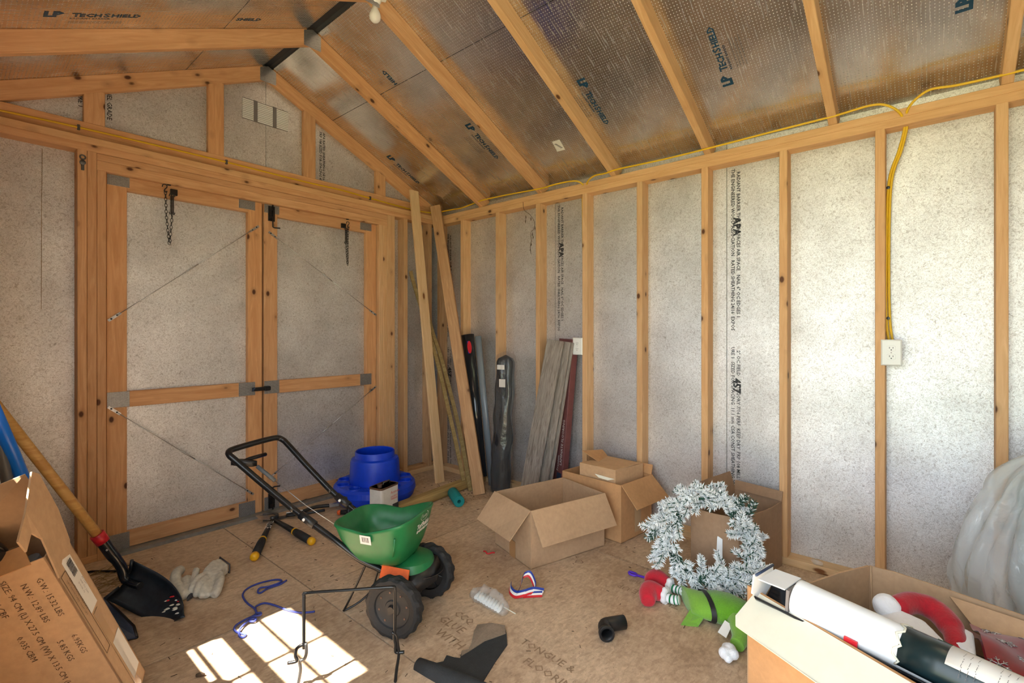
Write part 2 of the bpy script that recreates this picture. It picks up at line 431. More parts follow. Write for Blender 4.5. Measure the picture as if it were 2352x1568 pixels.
for k in range(11):
    y = -.393 - .019 - .4064 * k
    board('stud', (XS, y, TH), (XS, y, H - 2 * TH), ST, TH, (1, 0, 0), 'pine', wr)
board('stud', (XS, -.11, TH), (XS, -.11, H - 2 * TH), ST, TH, (1, 0, 0), 'pine_old', wr)
L1 = ['CAT  7/16 PERF CAT  24/16 SIZED FOR SPACING', 'RATED SHEATHING', 'EXPOSURE 1  PRP 108  MILL 457  PS 2-10 SHEATHING SPAN 24/16  11.1 mm CSA 0325  CONSTRUCTION SHEATHING 2R24/1F16  KEEP DRY STRENGTH AXIS THIS DIRECTION']
def printcol(par, x, y, ztop):
    xd = (0, 0, -1); yd = (0, -1, 0)
    a = 'THE ENGINEERED WOOD ASSOCIATION   RATED SHEATHING 24/16  EXPOSURE 1  SIZED FOR SPACING  11.1 mm CSA CONST SHEATHING 2R24  PS 2-10'
    b = 'RADIANT BARRIER THIS SIDE FACES AIR SPACE   NAIL 6" OC EDGES 12" OC FIELD   CATEGORY 7/16 PERF  KEEP DRY  PRP 108 MILL'
    for (st, dy, sz, z0) in ((a, 0, .027, ztop), (b, -.03, .027, ztop - .02)):
        text(st[:62], sz, (x, y + dy, z0), xd, yd, 'ink', par, 'printed_stamp', bold=.0006)
        text(st[62:] + '  ' + st[:34], sz, (x, y + dy, z0 - 1.02), xd, yd, 'ink', par, 'printed_stamp', bold=.0004)
    text('APA', .056, (x, y - .012, ztop - .28), xd, yd, 'ink', par, 'printed_stamp', bold=.002)
    text('457', .056, (x, y - .012, ztop - 1.2), xd, yd, 'ink', par, 'printed_stamp', bold=.002)
printcol(panels_r[2], 0, -1.345, 2.15); printcol(panels_r[3], 0, -2.565, 2.15); printcol(panels_r[1], 0, -.13, 2.1); printcol(panels_r[4], 0, -3.785, 2.1)
# end wall with the double doors ---------------------------------
XL, XR = -2.393, -.689                  # door opening
wb = struct('wall_back', MB().box((-W - .4, .03, 1.6), (1.5, .03, 3.4)).box((-.3, .03, 1.6), (.8, .03, 3.4)).box((-W / 2, .03, 2.3525), (W, .03, .545)).box((-W / 2, .03, 2.9975), (W, .03, .465)).box((-2.37, .03, 2.695), (1.38, .03, .14)).box((-.69, .03, 2.695), (1.378, .03, .14)), 'wall_out')
def sheath_y(par, y, poly):
    q = [V((p[0], y, p[1])) for p in poly]
    return obj('sheathing_panel', MB().slab(q, .012, (0, -1, 0)), 'foil_wall', par)
sheath_y(wb, 0, [(-W, 0), (XL - .001, 0), (XL - .001, H + .02), (-W, H + .02)])
pr_ = sheath_y(wb, 0, [(XR + .001, 0), (0, 0), (0, H + .02), (XR + .001, H + .02)])
sheath_y(wb, 0, [(-W, H + .0205), (RX - .001, H + .0205), (RX - .001, 2.625), (-1.68, 2.625), (-1.68, 2.765), (RX - .001, 2.765), (RX - .001, RT), (-W, roofz(-W))])
gp2 = sheath_y(wb, 0, [(RX + .001, H + .0205), (0, H + .0205), (0, roofz(0)), (RX + .001, RT), (RX + .001, 2.765), (-1.379, 2.765), (-1.379, 2.625), (RX + .001, 2.625)])
YS = -ST / 2
def pst(x0, x1, z0=TH, z1=H - 2 * TH, mat='pine_orange'):
    board('stud', ((x0 + x1) / 2, YS, z0), ((x0 + x1) / 2, YS, z1), ST, x1 - x0 - .0006, (0, 1, 0), mat, wb)
board('bottom_plate', (-W, YS, TH / 2), (XL - .039, YS, TH / 2), ST, TH, (0, 1, 0), 'pine_orange', wb)
board('bottom_plate', (XR + .001, YS, TH / 2), (-.09, YS, TH / 2), ST, TH, (0, 1, 0), 'pine_pale', wb)
board('bottom_plate', (-.62, YS + .012, TH * 1.3), (-.1, YS + .012, TH * 1.3), ST - .03, TH * .6, (0, 1, 0), 'pine_old', wb)
board('top_plate', (-W, YS, H - TH * 1.5), (0, YS, H - TH * 1.5), ST, TH, (0, 1, 0), 'pine_orange', wb)
board('top_plate', (-W, YS, H - TH / 2), (-.09, YS, H - TH / 2), ST, TH, (0, 1, 0), 'pine', wb)
pst(-2.511, -2.472); pst(-2.4715, -2.4325); pst(-2.432, -2.393, 0, 2.074)
board('header_beam', (-2.432, YS, 2.1455), (-.615, YS, 2.1455), ST, .036, (0, 1, 0), 'pine_orange', wb)
board('header_beam', (-2.432, YS, 2.1005), (-.615, YS, 2.1005), ST, .053, (0, 1, 0), 'pine_orange', wb)
pst(-.689, -.651, 0, 2.074, 'pine'); pst(-.6505, -.615, 0, 2.074, 'pine'); pst(-.6145, -.539, TH, H - 2 * TH, 'pine')
pst(-.447, -.409, TH, H - 2 * TH, 'pine'); pst(-.185, -.147, TH, H - 2 * TH, 'pine_old')
board('stud', (-2.85, YS, TH), (-2.85, YS, H - 2 * TH), ST, TH, (0, 1, 0), 'pine_orange', wb)
for k, (x0, x1) in enumerate([(-2.478, -2.39), (-1.894, -1.797), (-1.285, -1.19), (-.683, -.59)]):
    xc = (x0 + x1) / 2; zt = roofz(xc) - .0984 + .015
    board('gable_stud', (xc, -.019, H + .089), (xc, -.019, zt), .089, TH - .002, (1, 0, 0), 'pine_orange', wb)
board('gable_chord', (-W, -.019, H + .0445), (-.01, -.019, H + .0445), .089, TH, (0, 0, 1), 'pine_orange', wb)
text("PANEL GRADE\nRATED SHEATHING\nNAIL SPACING\nINSTALL THIS\nEXPOSURE 1", .03, (-2.375, -.0005, 2.58), (0, 0, -1), (1, 0, 0), 'ink', wb, 'printed_stamp', bold=.0006)
text("APA RATED SHEATHING 24/16 EXPOSURE 1\nPRP 108 SIZED FOR SPACING 457", .026, (-1.12, -.0005, 2.70), (0, 0, -1), (1, 0, 0), 'ink', wb, 'printed_stamp', bold=.0006)
# anchor bolt and hanging string
ab = thing('eye_bolt', 'small grey eye bolt screwed into the top of the door post', 'bolt', (-2.49, -.089, 2.1))
obj('eye', MB().tube([(-2.49 + .011 * math.cos(a), -.094, 2.125 + .011 * math.sin(a)) for a in [i * math.pi / 5 for i in range(10)]], .0035, 6, True), 'dark_steel', ab)
obj('shank', MB().lathe([(.0001, 0), (.013, 0), (.013, .008), (.006, .012), (.0001, .012)], (-2.49, -.089, 2.098), 12, (0, -1, 0)).box((-2.49, -.093, 2.075), (.012, .008, .034)), 'dark_steel', ab)
tag(obj('hanging_string', MB().tube([(-2.635, -.006, 2.15), (-2.637, -.006, 1.8), (-2.638, -.006, 1.33)], .0009, 5), 'straw'), 'thin tan string hanging down the foil wall beside the door post', 'string')
# left wall (camera stands in its doorway) -----------------------
DY0, DY1, DZ = -3.98, -2.62, 2.04       # doorway
WY0, WY1, WZ0, WZ1 = -1.915, -1.29, 1.05, 1.925
wl = struct('wall_left', MB().box((-W - .03, (WY1 + .15) / 2, 1.14), (.03, .15 - WY1, 2.34)).box((-W - .03, (WY0 + WY1) / 2, WZ0 / 2), (.03, WY1 - WY0, WZ0))
            .box((-W - .03, (WY0 + WY1) / 2, (WZ1 + 2.31) / 2), (.03, WY1 - WY0, 2.31 - WZ1)).box((-W - .03, (WY0 + DY1) / 2, 1.14), (.03, WY0 - DY1, 2.34))
            .box((-W - .03, (DY0 + DY1) / 2, (DZ + 2.31) / 2), (.03, DY1 - DY0, 2.31 - DZ)).box((-W - .03, (DY0 - L - .15) / 2, 1.14), (.03, DY0 + L + .15, 2.34)), 'wall_out')
XLW = -W
for (y0, y1, z0, z1) in [(WY1, 0, 0, 2.30), (WY0, WY1, 0, WZ0), (WY0, WY1, WZ1, 2.30), (DY1, WY0, 0, 2.3), (DY0, DY1, DZ, 2.3), (-L, DY0, 0, 2.3)]:
    sheath_x(wl, -W - .006, y1, y0, z0, z1)
XC = -W + ST / 2
board('bottom_plate', (XC, 0, TH / 2), (XC, DY1, TH / 2), ST, TH, (1, 0, 0), 'pine', wl); board('bottom_plate', (XC, DY0, TH / 2), (XC, -L, TH / 2), ST, TH, (1, 0, 0), 'pine', wl)
for z in (H - TH / 2, H - TH * 1.5): board('top_plate', (XC, 0, z), (XC, -L, z), ST, TH, (1, 0, 0), 'pine', wl)
for y in (-.41, -.82, -1.25, -1.955, -2.2, -2.58, -4.19, -4.5):
    board('stud', (XC, y, TH), (XC, y, H - 2 * TH), ST, TH, (1, 0, 0), 'pine', wl)
for z in (WZ0 - .022, WZ1 + .022): board('window_header', (XC, WY1 + .03, z), (XC, WY0 - .03, z), ST, TH, (1, 0, 0), 'pine', wl)
board('door_header', (XC, DY1 + .02, DZ + .045), (XC, DY0 - .02, DZ + .045), ST, .07, (1, 0, 0), 'pine', wl)
# window_1: double-hung sashes with grilles, the source of the sun patch on the floor
wn = bpy.data.objects.new('window_1', None); COL.objects.link(wn); wn['kind'] = 'structure'
yc = (WY0 + WY1) / 2; fr = MB()
for (y, z, dy, dz) in [(yc, WZ1 - .004, WY1 - WY0, .008), (yc, WZ0 + .008, WY1 - WY0, .016), (WY0 + .005, 1.4875, .01, .875), (WY1 - .005, 1.4875, .01, .875)]: fr.box((-W, y, z), (.06, dy, dz))
obj('window_frame', fr, 'white_plastic', wn)
obj('meeting_rail', MB().box((-W, yc, 1.437), (.035, WY1 - WY0, .05)), 'white_plastic', wn)
for (y, z, dy, dz) in [(yc, 1.642, WY1 - WY0, .02), (yc, 1.24, WY1 - WY0, .02), (-1.597, 1.4875, .02, .85)]: obj('muntin', MB().box((-W, y, z), (.012, dy, dz)), 'white_plastic', wn)
for (z0, z1) in ((1.462, 1.918), (1.066, 1.412)): obj('pane', MB().box((-W - .01, yc, (z0 + z1) / 2), (.003, WY1 - WY0 - .02, z1 - z0)), 'glass', wn)
# wall behind the camera ------------------------------------------
wf = struct('wall_front', MB().box((-W / 2, -L - .03, 1.5), (W + .2, .03, 3.1)), 'foil_wall')
portal('doorway_left_offscreen', (-W + .0, (DY0 + DY1) / 2, DZ / 2), (0, math.radians(-90), 0), DZ, DY1 - DY0)
portal('window_left_offscreen', (-W + .06, yc, 1.47), (0, math.radians(-90), 0), .75, .6)
# roof -----------------------------------------------------------
cs = math.cos(math.atan(SL)); sn = math.sin(math.atan(SL))
ceil = struct('ceiling', MB().slab([(RX, .3, RT + .05), (RX, -L - .3, RT + .05), (.13, -L - .3, roofz(.13) + .05), (.13, .3, roofz(.13) + .05)], .03, (sn, 0, cs)).slab([(RX, -L - .3, RT + .05), (RX, .3, RT + .05), (-W - .13, .3, roofz(-W - .13) + .05), (-W - .13, -L - .3, roofz(-W - .13) + .05)], .03, (-sn, 0, cs)), 'roof_out')
def rp(side, xa, xb, y0, y1):
    # local frame: origin on the slope, x down the slope, y along the ridge
    p = lambda x, y: V((x, y, roofz(x)))
    n = V((sn * side, 0, cs))
    q = [p(xa, y0), p(xa, y1), p(xb, y1), p(xb, y0)]
    return obj('roof_panel', MB().slab([v + n * .012 for v in q], .012, tuple(n)), 'foil_roof', ceil)
g2 = .0015
RPAN = {}
for (xa, xb, cuts) in [(RX + .032, -1.062, (.1, -1.85, -4.3, -L - .05)), (-1.059, .1, (.1, -.66, -3.08, -L - .05))]:
    for i in range(len(cuts) - 1): RPAN[('r', xa, i)] = rp(1, xa, xb, cuts[i] - g2, cuts[i + 1] + g2)
for (xa, xb, cuts) in [(RX - .032, -2.008, (.1, -1.87, -4.3, -L - .05)), (-2.012, -W - .1, (.1, -.64, -3.08, -L - .05))]:
    for i in range(len(cuts) - 1): RPAN[('l', xa, i)] = rp(-1, xa, xb, cuts[i] - g2, cuts[i + 1] + g2)
obj('ridge_vent', MB().box((RX, -L / 2, RT + .014), (.075, L, .014)), 'vent_dark', ceil)
tp = .0984
for k in range(-1, 9):
    yf = -.65 - .6096 * k if k >= 0 else -.038
    yc_ = yf + TH / 2
    if yc_ < -L + .03: continue
    zr = RT - tp / 2
    r1 = board('rafter', (RX, yc_, zr), (-.03, yc_, zr - SL * (-.03 - RX)), ST, TH, (0, 0, 1), 'pine_orange' if k < 2 else 'pine', ceil, SL, SL)
    r2 = board('rafter', (RX, yc_, zr), (-W + .03, yc_, zr - SL * (-.03 - RX)), ST, TH, (0, 0, 1), 'pine_orange' if k < 3 else 'pine', ceil, SL, SL)
    gm = MB(); gz = RT - .004
    gm.slab([(RX - .052, yf - .0005, gz - .028), (RX - .052, yf - .0005, gz - .115), (RX + .052, yf - .0005, gz - .115), (RX + .052, yf - .0005, gz - .028), (RX, yf - .0005, gz - .004)], -.0015, (0, -1, 0))
    gm.xf(Matrix.Rotation(math.radians(90), 4, 'X') if 0 else Matrix.Identity(4))
    go = obj('gusset_plate', gm, 'gusset', r1, True)
    mw = r1.matrix_basis.inverted(); go.location = (0, 0, 0)
    go.data.transform(mw)
# printed maker's mark on the roof foil
def lp(side, y, up, par, x0=-.665, x1=-.353, only=None):
    n = V((-sn * side, 0, -cs))
    P_ = lambda x, yy: V((x, yy, roofz(x)))
    a, b = (P_(x0, y), P_(x1, y)) if not up else (P_(x1, y), P_(x0, y))
    xd = (b - a).normalized(); yd = n.cross(xd)
    ln = (b - a).length
    if only:
        text(only, .052, a, xd, yd, 'ink_blue', par, bold=.0008); return
    text('LP', .066, a, xd, yd, 'ink_blue', par, bold=.0035, spacing=.9)
    text('T', .05, a + xd * .094, xd, yd, 'ink_blue', par, bold=.0012); text('ECH', .042, a + xd * .120, xd, yd, 'ink_blue', par, bold=.0012, spacing=.98)
    text('S', .05, a + xd * .206, xd, yd, 'ink_blue', par, bold=.0012); text('HIELD', .042, a + xd * .234, xd, yd, 'ink_blue', par, bold=.0012, spacing=.98)
    text('RADIANT BARRIER', .0165, a + xd * .09 - yd * .022, xd, yd, 'ink_blue', par, spacing=1.05)
    for i in range(4):
        text('INSTALL WITH FOIL FACING OPEN AIR SPACE SEE INSTRUCTIONS'[i * 6: i * 6 + 34], .0095, a + xd * .09 - yd * (.05 + .014 * i), xd, yd, 'ink_grey', par)
kr = -1.059
lp(1, -.15, False, RPAN[('r', kr, 0)]); lp(1, -1.05, False, RPAN[('r', kr, 1)]); lp(1, -1.945, False, RPAN[('r', kr, 1)]); lp(1, -2.68, True, RPAN[('r', kr, 1)]); lp(1, -3.56, True, RPAN[('r', kr, 2)])
n_ = V((-sn, 0, -cs)); a_ = V((-1.175, -.85, roofz(-1.175))); xd_ = V((-1, 0, SL)).normalized()
text('HIELD', .042, V((-1.066, -.85, roofz(-1.066))), xd_, n_.cross(xd_), 'ink_blue', RPAN[('r', RX + .032, 0)], bold=.0012)
# left slope
n_ = V((sn, 0, -cs)); xd_ = V((1, 0, SL)).normalized(); yd_ = n_.cross(xd_)
def lp_left(y):
    a = V((-2.705, y, roofz(-2.705))); par = RPAN[('l', -2.012, 1)]
    text('LP', .066, a, xd_, yd_, 'ink_blue', par, bold=.0035, spacing=.9)
    text('T', .05, a + xd_ * .094, xd_, yd_, 'ink_blue', par, bold=.0012); text('ECH', .042, a + xd_ * .120, xd_, yd_, 'ink_blue', par, bold=.0012)
    text('S', .05, a + xd_ * .206, xd_, yd_, 'ink_blue', par, bold=.0012); text('HIELD', .042, a + xd_ * .234, xd_, yd_, 'ink_blue', par, bold=.0012)
    text('RADIANT BARRIER', .0165, a + xd_ * .09 - yd_ * .022, xd_, yd_, 'ink_blue', par, spacing=1.05)
    for i in range(2): text('INSTALL WITH FOIL FACING OPEN AIR SPACE', .0095, a + xd_ * .09 - yd_ * (.05 + .014 * i), xd_, yd_, 'ink_grey', par)
lp_left(-.77)
text('SHIELD', .042, V((-1.99, -.75, roofz(-1.99))), xd_, yd_, 'ink_blue', RPAN[('l', RX - .032, 0)], bold=.0012)
# price label stuck to the foil
sk = [V((x, y, roofz(x))) + V((-sn, 0, -cs)) * .001 for x, y in ((-.351, -1.548), (-.35, -1.607), (-.268, -1.595), (-.269, -1.532))]
stk = tag(obj('sticker', MB().slab(sk, -.0005, (-sn, 0, -cs)), 'white_label'), 'small white paper label stuck on the roof foil between rafters', 'label')
for i_ in range(6):
    q_ = sk[0] + (sk[2] - sk[0]) * (.25 + .09 * i_); obj('printed_bar', MB().slab([q_ + n4 for n4 in (V((0, .008, 0)), V((.004, .008, -.0019)), V((.004, -.008, -.0019)), V((0, -.008, 0)))], -.0004, (-sn, 0, -cs)), 'ink', stk).location.z = -.001
# threshold
tr = struct('trim_1', MB().box(((XL + XR) / 2, -.055, .008), (XR - XL, .115, .016)).box(((XL + XR) / 2, -.113, .009), (XR - XL, .004, .02)), 'alu_grey')
# ------------------------------------------------------------------ double doors
DYF = -.05                               # room-side face of the door frames
def door(name, x0, x1, hinge_right):
    d = bpy.data.objects.new(name, None); COL.objects.link(d); d['kind'] = 'structure'
    yc = DYF + TH / 2; z0, z1 = .018, 2.09
    obj('door_panel', MB().box(((x0 + x1) / 2, -.006, (z0 + z1) / 2), (x1 - x0, .012, z1 - z0)), 'foil_wall', d)
    obj('outer_skin', MB().box(((x0 + x1) / 2 + (-.02 if not hinge_right else .02), .019, (z0 + z1) / 2), (x1 - x0 + .036, .01, z1 - z0 + .03)), 'wall_out', d)
    for x in (x0 + .0445, x1 - .0445): board('stile', (x, yc, z0), (x, yc, z1), .089, TH, (1, 0, 0), 'pine_orange', d)
    for (za, zb) in ((.018, .102), (.798, .884), (2.0, 2.088)):
        board('rail', (x0 + .089, yc, (za + zb) / 2), (x1 - .089, yc, (za + zb) / 2), zb - za, TH, (0, 0, 1), 'pine_orange', d)
    def gus(xa, xb, za, zb):
        o = obj('gusset_plate', MB().box((0, 0, 0), (xb - xa, zb - za, .003)), 'gusset', d, False)
        o.matrix_basis = Matrix.Translation(((xa + xb) / 2, DYF - .001, (za + zb) / 2)) @ Matrix.Rotation(math.radians(90), 4, 'X')
    for (za, zb) in ((.008, .104), (.8, .886), (2.018, 2.085)):
        gus(x0 + .002, x0 + .1, za, zb); gus(x1 - .145, x1 - .045, za, zb)
    return d
d1 = door('door_1', -2.386, -1.5745, False)
d2 = door('door_2', -1.5625, -.692, True)
def rod(d, a, b):
    A = V((a[0], DYF - .006, a[1])); B = V((b[0], DYF - .006, b[1])); t = (B - A).normalized(); mid = (A + B) / 2
    r = obj('brace_rod', MB().tube([A + t * .05, mid + t * .03], .0022, 6).tube([mid - t * .03, B - t * .05], .0022, 6).tube([mid - t * .05, mid + t * .05], .0042, 6), 'steel', d)
    for p, s in ((A, 1), (B, -1)):
        q = p + t * .03 * s; rot = Matrix((t, V((0, -1, 0)), t.cross(V((0, -1, 0))))).transposed()
        obj('strap_end', MB().box(q, (.07, .003, .014), rot), 'steel', r)
        for k in (.012, .045): obj('screw', MB().lathe([(.0001, .003), (.004, .002), (.005, 0)], p + t * k * s + V((0, -.0015, 0)), 8, (0, -1, 0)), 'black_paint', r)
rod(d1, (-2.376, 1.279), (-1.603, 1.915)); rod(d1, (-2.376, .805), (-1.635, .15)); rod(d2, (-1.53, 1.888), (-.70, 1.353)); rod(d2, (-1.53, .23), (-.70, .778))
# barrel bolts and latch bar: hardware screwed to the doors
def slide_bolt(x, z, s):
    y = DYF - .004
    b = obj('slide_bolt', MB().box((x, y, z), (.042, .008, .1)).box((x, y - .008, z + .03), (.03, .012, .02)).box((x, y - .008, z - .03), (.03, .012, .02)), 'black_paint', d2)
    obj('bolt_rod', MB().tube([(x + .005, y - .01, z + .085 * s), (x + .005, y - .01, z - .075 * s), (x + .005, y - .012, z - .09 * s), (x + .012, y - .018, z - .095 * s), (x + .045, y - .03, z - .095 * s)], .0045, 8), 'black_paint', b)
slide_bolt(-1.515, 2.015, 1); slide_bolt(-1.515, .075, -1)
lb = obj('latch_bar', MB().box((-1.585, DYF - .017, .838), (.115, .014, .024)).box((-1.548, DYF - .012, .838), (.03, .028, .03)), 'black_paint', d2)
obj('catch', MB().tube([(-1.632, DYF - .004, .83), (-1.64, DYF - .02, .83), (-1.64, DYF - .03, .838), (-1.63, DYF - .026, .85)], .005, 8), 'blue_steel', lb)
board('astragal', (-1.5685, -.008, .02), (-1.5685, -.008, 2.07), .011, .012, (1, 0, 0), 'black_rubber', d2)
# chains with springs hanging at the door heads
def chain_links(path, ln, r, mb):
    # real interlocking oval links along a polyline
    P = [V(p) for p in path]; seg = []; tot = 0
    for i in range(len(P) - 1): seg.append((tot, P[i], P[i + 1])); tot += (P[i + 1] - P[i]).length
    n = max(1, int(tot / (ln * .8))); k = 0
    for j in range(n + 1):
        d = tot * j / n
        for (s0, a, b) in reversed(seg):
            if d >= s0 - 1e-9:
                t = (b - a).normalized(); c = a + t * min(d - s0, (b - a).length); break
        u = V((1, 0, 0)) if j % 2 == 0 else V((0, 1, 0)); u = (u - t * u.dot(t)).normalized(); w_ = ln * .3
        loop = []
        for q in range(10):
            an = 2 * math.pi * q / 10; loop.append(c + u * math.cos(an) * w_ + t * math.sin(an) * ln * .55)
        mb.tube(loop, r, 5, True)
    return mb
def door_chain(name, label, x, zt, zb, sx, edge):
    t = thing(name, label, 'chain', (x, DYF - .02, zt))
    y = DYF - .024
    obj('bracket', MB().box((x + sx * .027, DYF - .008, zt - .025), (.034, .016, .034)), 'black_paint', t)
    xs = x + sx * .014; hx = x - sx * .018 if not edge else x + sx * -.004
    z1, z2 = zt - .05, zt - .155
    sp = MB(); pts = []
    for i in range(15 * 10 + 1):
        a = 2 * math.pi * i / 10; pts.append((xs + .0085 * math.cos(a), y + .0085 * math.sin(a), z1 + (z2 - z1) * i / 150))
    sp.tube(pts, .0022, 5)
    obj('spring', sp, 'black_paint', t)
    yy = MB()
    yy.tube([(xs, DYF - .012, zt - .03), (xs - .003, y, z1 + .008), (xs - .003, y, z2 - .015)], .002, 6).tube([(xs + .014, y, z1 - .004), (xs + .012, y, z1 + .008), (xs - .012, y, z1 + .008), (xs - .014, y, z1 - .004)], .0025, 6).tube([(xs + .014, y, z2 + .008), (xs + .012, y, z2 - .003), (xs - .012, y, z2 - .003), (xs - .014, y, z2 + .008)], .0025, 6)
    obj('spring_yoke', yy, 'black_paint', t)
    zh = zt - .01; hk = MB()
    hk.tube(bez([(hx - .016, y, zh + .002), (hx - .012, y, zh + .016), (hx + .003, y, zh + .018), (hx + .008, y, zh + .006), (hx - .002, y, zh - .008), (hx - .006, y, zh - .02), (hx + .003, y, zh - .026), (hx + .009, y, zh - .018)], 4), .0026, 6)
    obj('hook', hk, 'black_paint', t)
    lk = MB(); chain_links([(hx, y, zh - .03), (hx + sx * .004, y, (zh + zb) / 2), (x, y, zb)], .022, .0016, lk); chain_links([(x + sx * .004, y, zb + .012), (xs + sx * .0, y, z2 - .02)], .022, .0016, lk)
    obj('chain_links', lk, 'black_paint', t)
    obj('eye_plate', MB().lathe([(.0001, 0), (.012, 0), (.009, .004), (.0001, .005)], (x, -.07, 2.0735), 12, (0, 0, -1)), 'black_paint', t)
    return t
door_chain('door_chain', 'black chain with coil spring hanging in an open loop at the door head', -2.105, 2.062, 1.735, 1, False)
door_chain('door_chain', 'black chain with coil spring hanging in one straight line at the door head', -.958, 2.045, 1.73, -1, True)
# ------------------------------------------------------------------ gable vent
gv = thing('gable_vent', 'white louvered vent set in the foil gable above the doors', 'vent', (-1.53, 0, 2.62))
vx0, vx1, vz0, vz1 = -1.68, -1.379, 2.625, 2.765
for x in (vx0 + .07, vx0 + .07 + .125): obj('mullion', MB().box((x + .012, .0, (vz0 + vz1) / 2), (.024, .016, vz1 - vz0)), 'ink_grey', gv)
obj('shade_backing', MB().box((-1.5295, .003, 2.695), (vx1 - vx0, .002, vz1 - vz0)), 'ink_grey', gv)  # grey sheet added behind the slats to darken gaps and block sky
for (xa, xb) in ((vx0, vx0 + .07), (vx0 + .094, vx0 + .195), (vx0 + .219, vx1)):
    for i in range(11):
        z = vz0 + .008 + i * (vz1 - vz0 - .012) / 10.6
        obj('slat', MB().box(((xa + xb) / 2, -.004, z), (xb - xa, .003, .0098), Matrix.Rotation(math.radians(-14), 3, 'X')), 'white_plastic', gv)
# ------------------------------------------------------------------ cables
def cable(pts, r=.0054, flat=1.0, n=6): return MB().tube(bez(pts, n), r, 8)
c1 = thing('cable', 'yellow electric cable stapled along the gable beam over the doors', 'cable', (-1.5, -.045, 2.285))
yv = -.043
pth = [(-3.0, yv, 2.28), (-2.785, yv, 2.282), (-2.5, yv, 2.291), (-2.15, yv, 2.294), (-1.79, yv, 2.295), (-1.279, yv, 2.289), (-1.0, yv, 2.292), (-.744, yv, 2.282), (-.383, yv, 2.271), (-.2, yv - .01, 2.272), (-.125, -.11, 2.272), (-.12, -.3, 2.265), (-.13, -.45, 2.255), (-.13, -.605, 2.27)]
obj('sheath', cable(pth), 'yellow_cable', c1)
for x, z in ((-2.5, 2.291), (-1.79, 2.295), (-.744, 2.282)): obj('staple', MB().box((x, yv - .002, z), (.011, .014, .026)), 'dark_steel', c1)
pa = [(-.13, -.6, 2.27), (-.13, -.704, 2.277), (-.13, -.95, 2.272), (-.13, -1.278, 2.258), (-.13, -1.395, 2.262), (-.12, -1.53, 2.262), (-.10, -1.597, 2.25), (-.07, -1.63, 2.2), (-.04, -1.585, 2.16), (-.03, -1.578, 2.094), (-.03, -1.583, 1.6), (-.03, -1.583, 1.16)]
pb = [(-.03, -1.593, 1.16), (-.03, -1.593, 1.9), (-.03, -1.6, 2.1), (-.06, -1.64, 2.2), (-.10, -1.66, 2.235), (-.125, -1.73, 2.258), (-.13, -1.817, 2.255), (-.13, -1.912, 2.262), (-.13, -2.2, 2.255), (-.13, -2.463, 2.256), (-.13, -2.8, 2.262), (-.13, -3.034, 2.265), (-.13, -3.106, 2.267), (-.13, -3.22, 2.274), (-.12, -3.28, 2.262), (-.1, -3.329, 2.22), (-.05, -3.345, 2.17), (-.035, -3.325, 2.07), (-.03, -3.286, 1.922), (-.03, -3.277, 1.6), (-.03, -3.277, 1.281), (-.03, -3.29, 1.15)]
pc = [(-.03, -3.304, 1.15), (-.03, -3.29, 1.281), (-.03, -3.287, 1.6), (-.03, -3.296, 1.922), (-.035, -3.335, 2.07), (-.05, -3.355, 2.17), (-.1, -3.36, 2.23), (-.13, -3.427, 2.277), (-.13, -3.52, 2.27), (-.13, -3.645, 2.266), (-.13, -3.9, 2.266), (-.13, -4.6, 2.266)]
for p, lb in ((pa, 'yellow cable threaded through rafters from the corner to the outlet above the planks'), (pb, 'yellow cable threaded through rafters between the two outlet drops'), (pc, 'yellow cable rising from the stapled outlet drop and running on past the last rafter')):
    c2 = thing('cable', lb, 'cable', p[len(p) // 2])
    obj('sheath', cable(p), 'yellow_cable', c2)
    if p is pb:
        for z in (1.9, 1.28): obj('staple', MB().lathe([(.0001, .004), (.007, .003), (.008, 0)], (-.034, -3.284, z), 10, (-1, 0, 0)), 'black_paint', c2)
# ------------------------------------------------------------------ outlets
def outlet(label, y0, y1, z0, z1):
    yc, zc = (y0 + y1) / 2, (z0 + z1) / 2; t = thing('outlet', label, 'outlet', (-.089, yc, zc), 'outlets on the studs')
    w_, h_ = abs(y1 - y0), z1 - z0
    obj('junction_box', MB().box((-.06, yc, zc), (.058, w_ * .62, h_ * .78)), 'blue_plastic', t)
    R = []
    for (e, x) in ((0, -.0895), (.0015, -.0925), (.006, -.0955)):
        R.append([V((x, yc + s * (w_ / 2 - e), zc + u * (h_ / 2 - e))) for s, u in ((1, 1), (-1, 1), (-1, -1), (1, -1))])
    fixnorm(obj('cover_plate', MB().loft(R, True, True, False), 'white_plastic', t))
    for dz in (.0195, -.0195):
        ring = lambda x, k: [V((x, yc + max(-.0165, min(.0165, .021 * k * math.cos(a))), zc + dz + .0145 * k * math.sin(a))) for a in [2 * math.pi * i / 20 for i in range(20)]]
        r = fixnorm(obj('receptacle', MB().loft([ring(-.0955, 1), ring(-.0985, 1), ring(-.099, .94)], True, True, False), 'white_plastic', t))
        obj('slot', MB().box((-.0991, yc + .0065, zc + dz + .003), (.0008, .0022, .008)).box((-.0991, yc - .0065, zc + dz + .003), (.0008, .0022, .0065)).lathe([(.0001, 0), (.0026, 0)], (-.0994, yc, zc + dz - .007), 10, (-1, 0, 0), False), 'black_plastic', r)
    obj('screw', MB().lathe([(.0001, .001), (.003, 0)], (-.0955, yc, zc), 8, (-1, 0, 0)), 'steel', t)
outlet('white duplex outlet on the stud below the stapled cable pair', -3.26, -3.338, 1.059, 1.18)
outlet('white duplex outlet just above the leaning flooring planks', -1.537, -1.616, 1.057, 1.176)
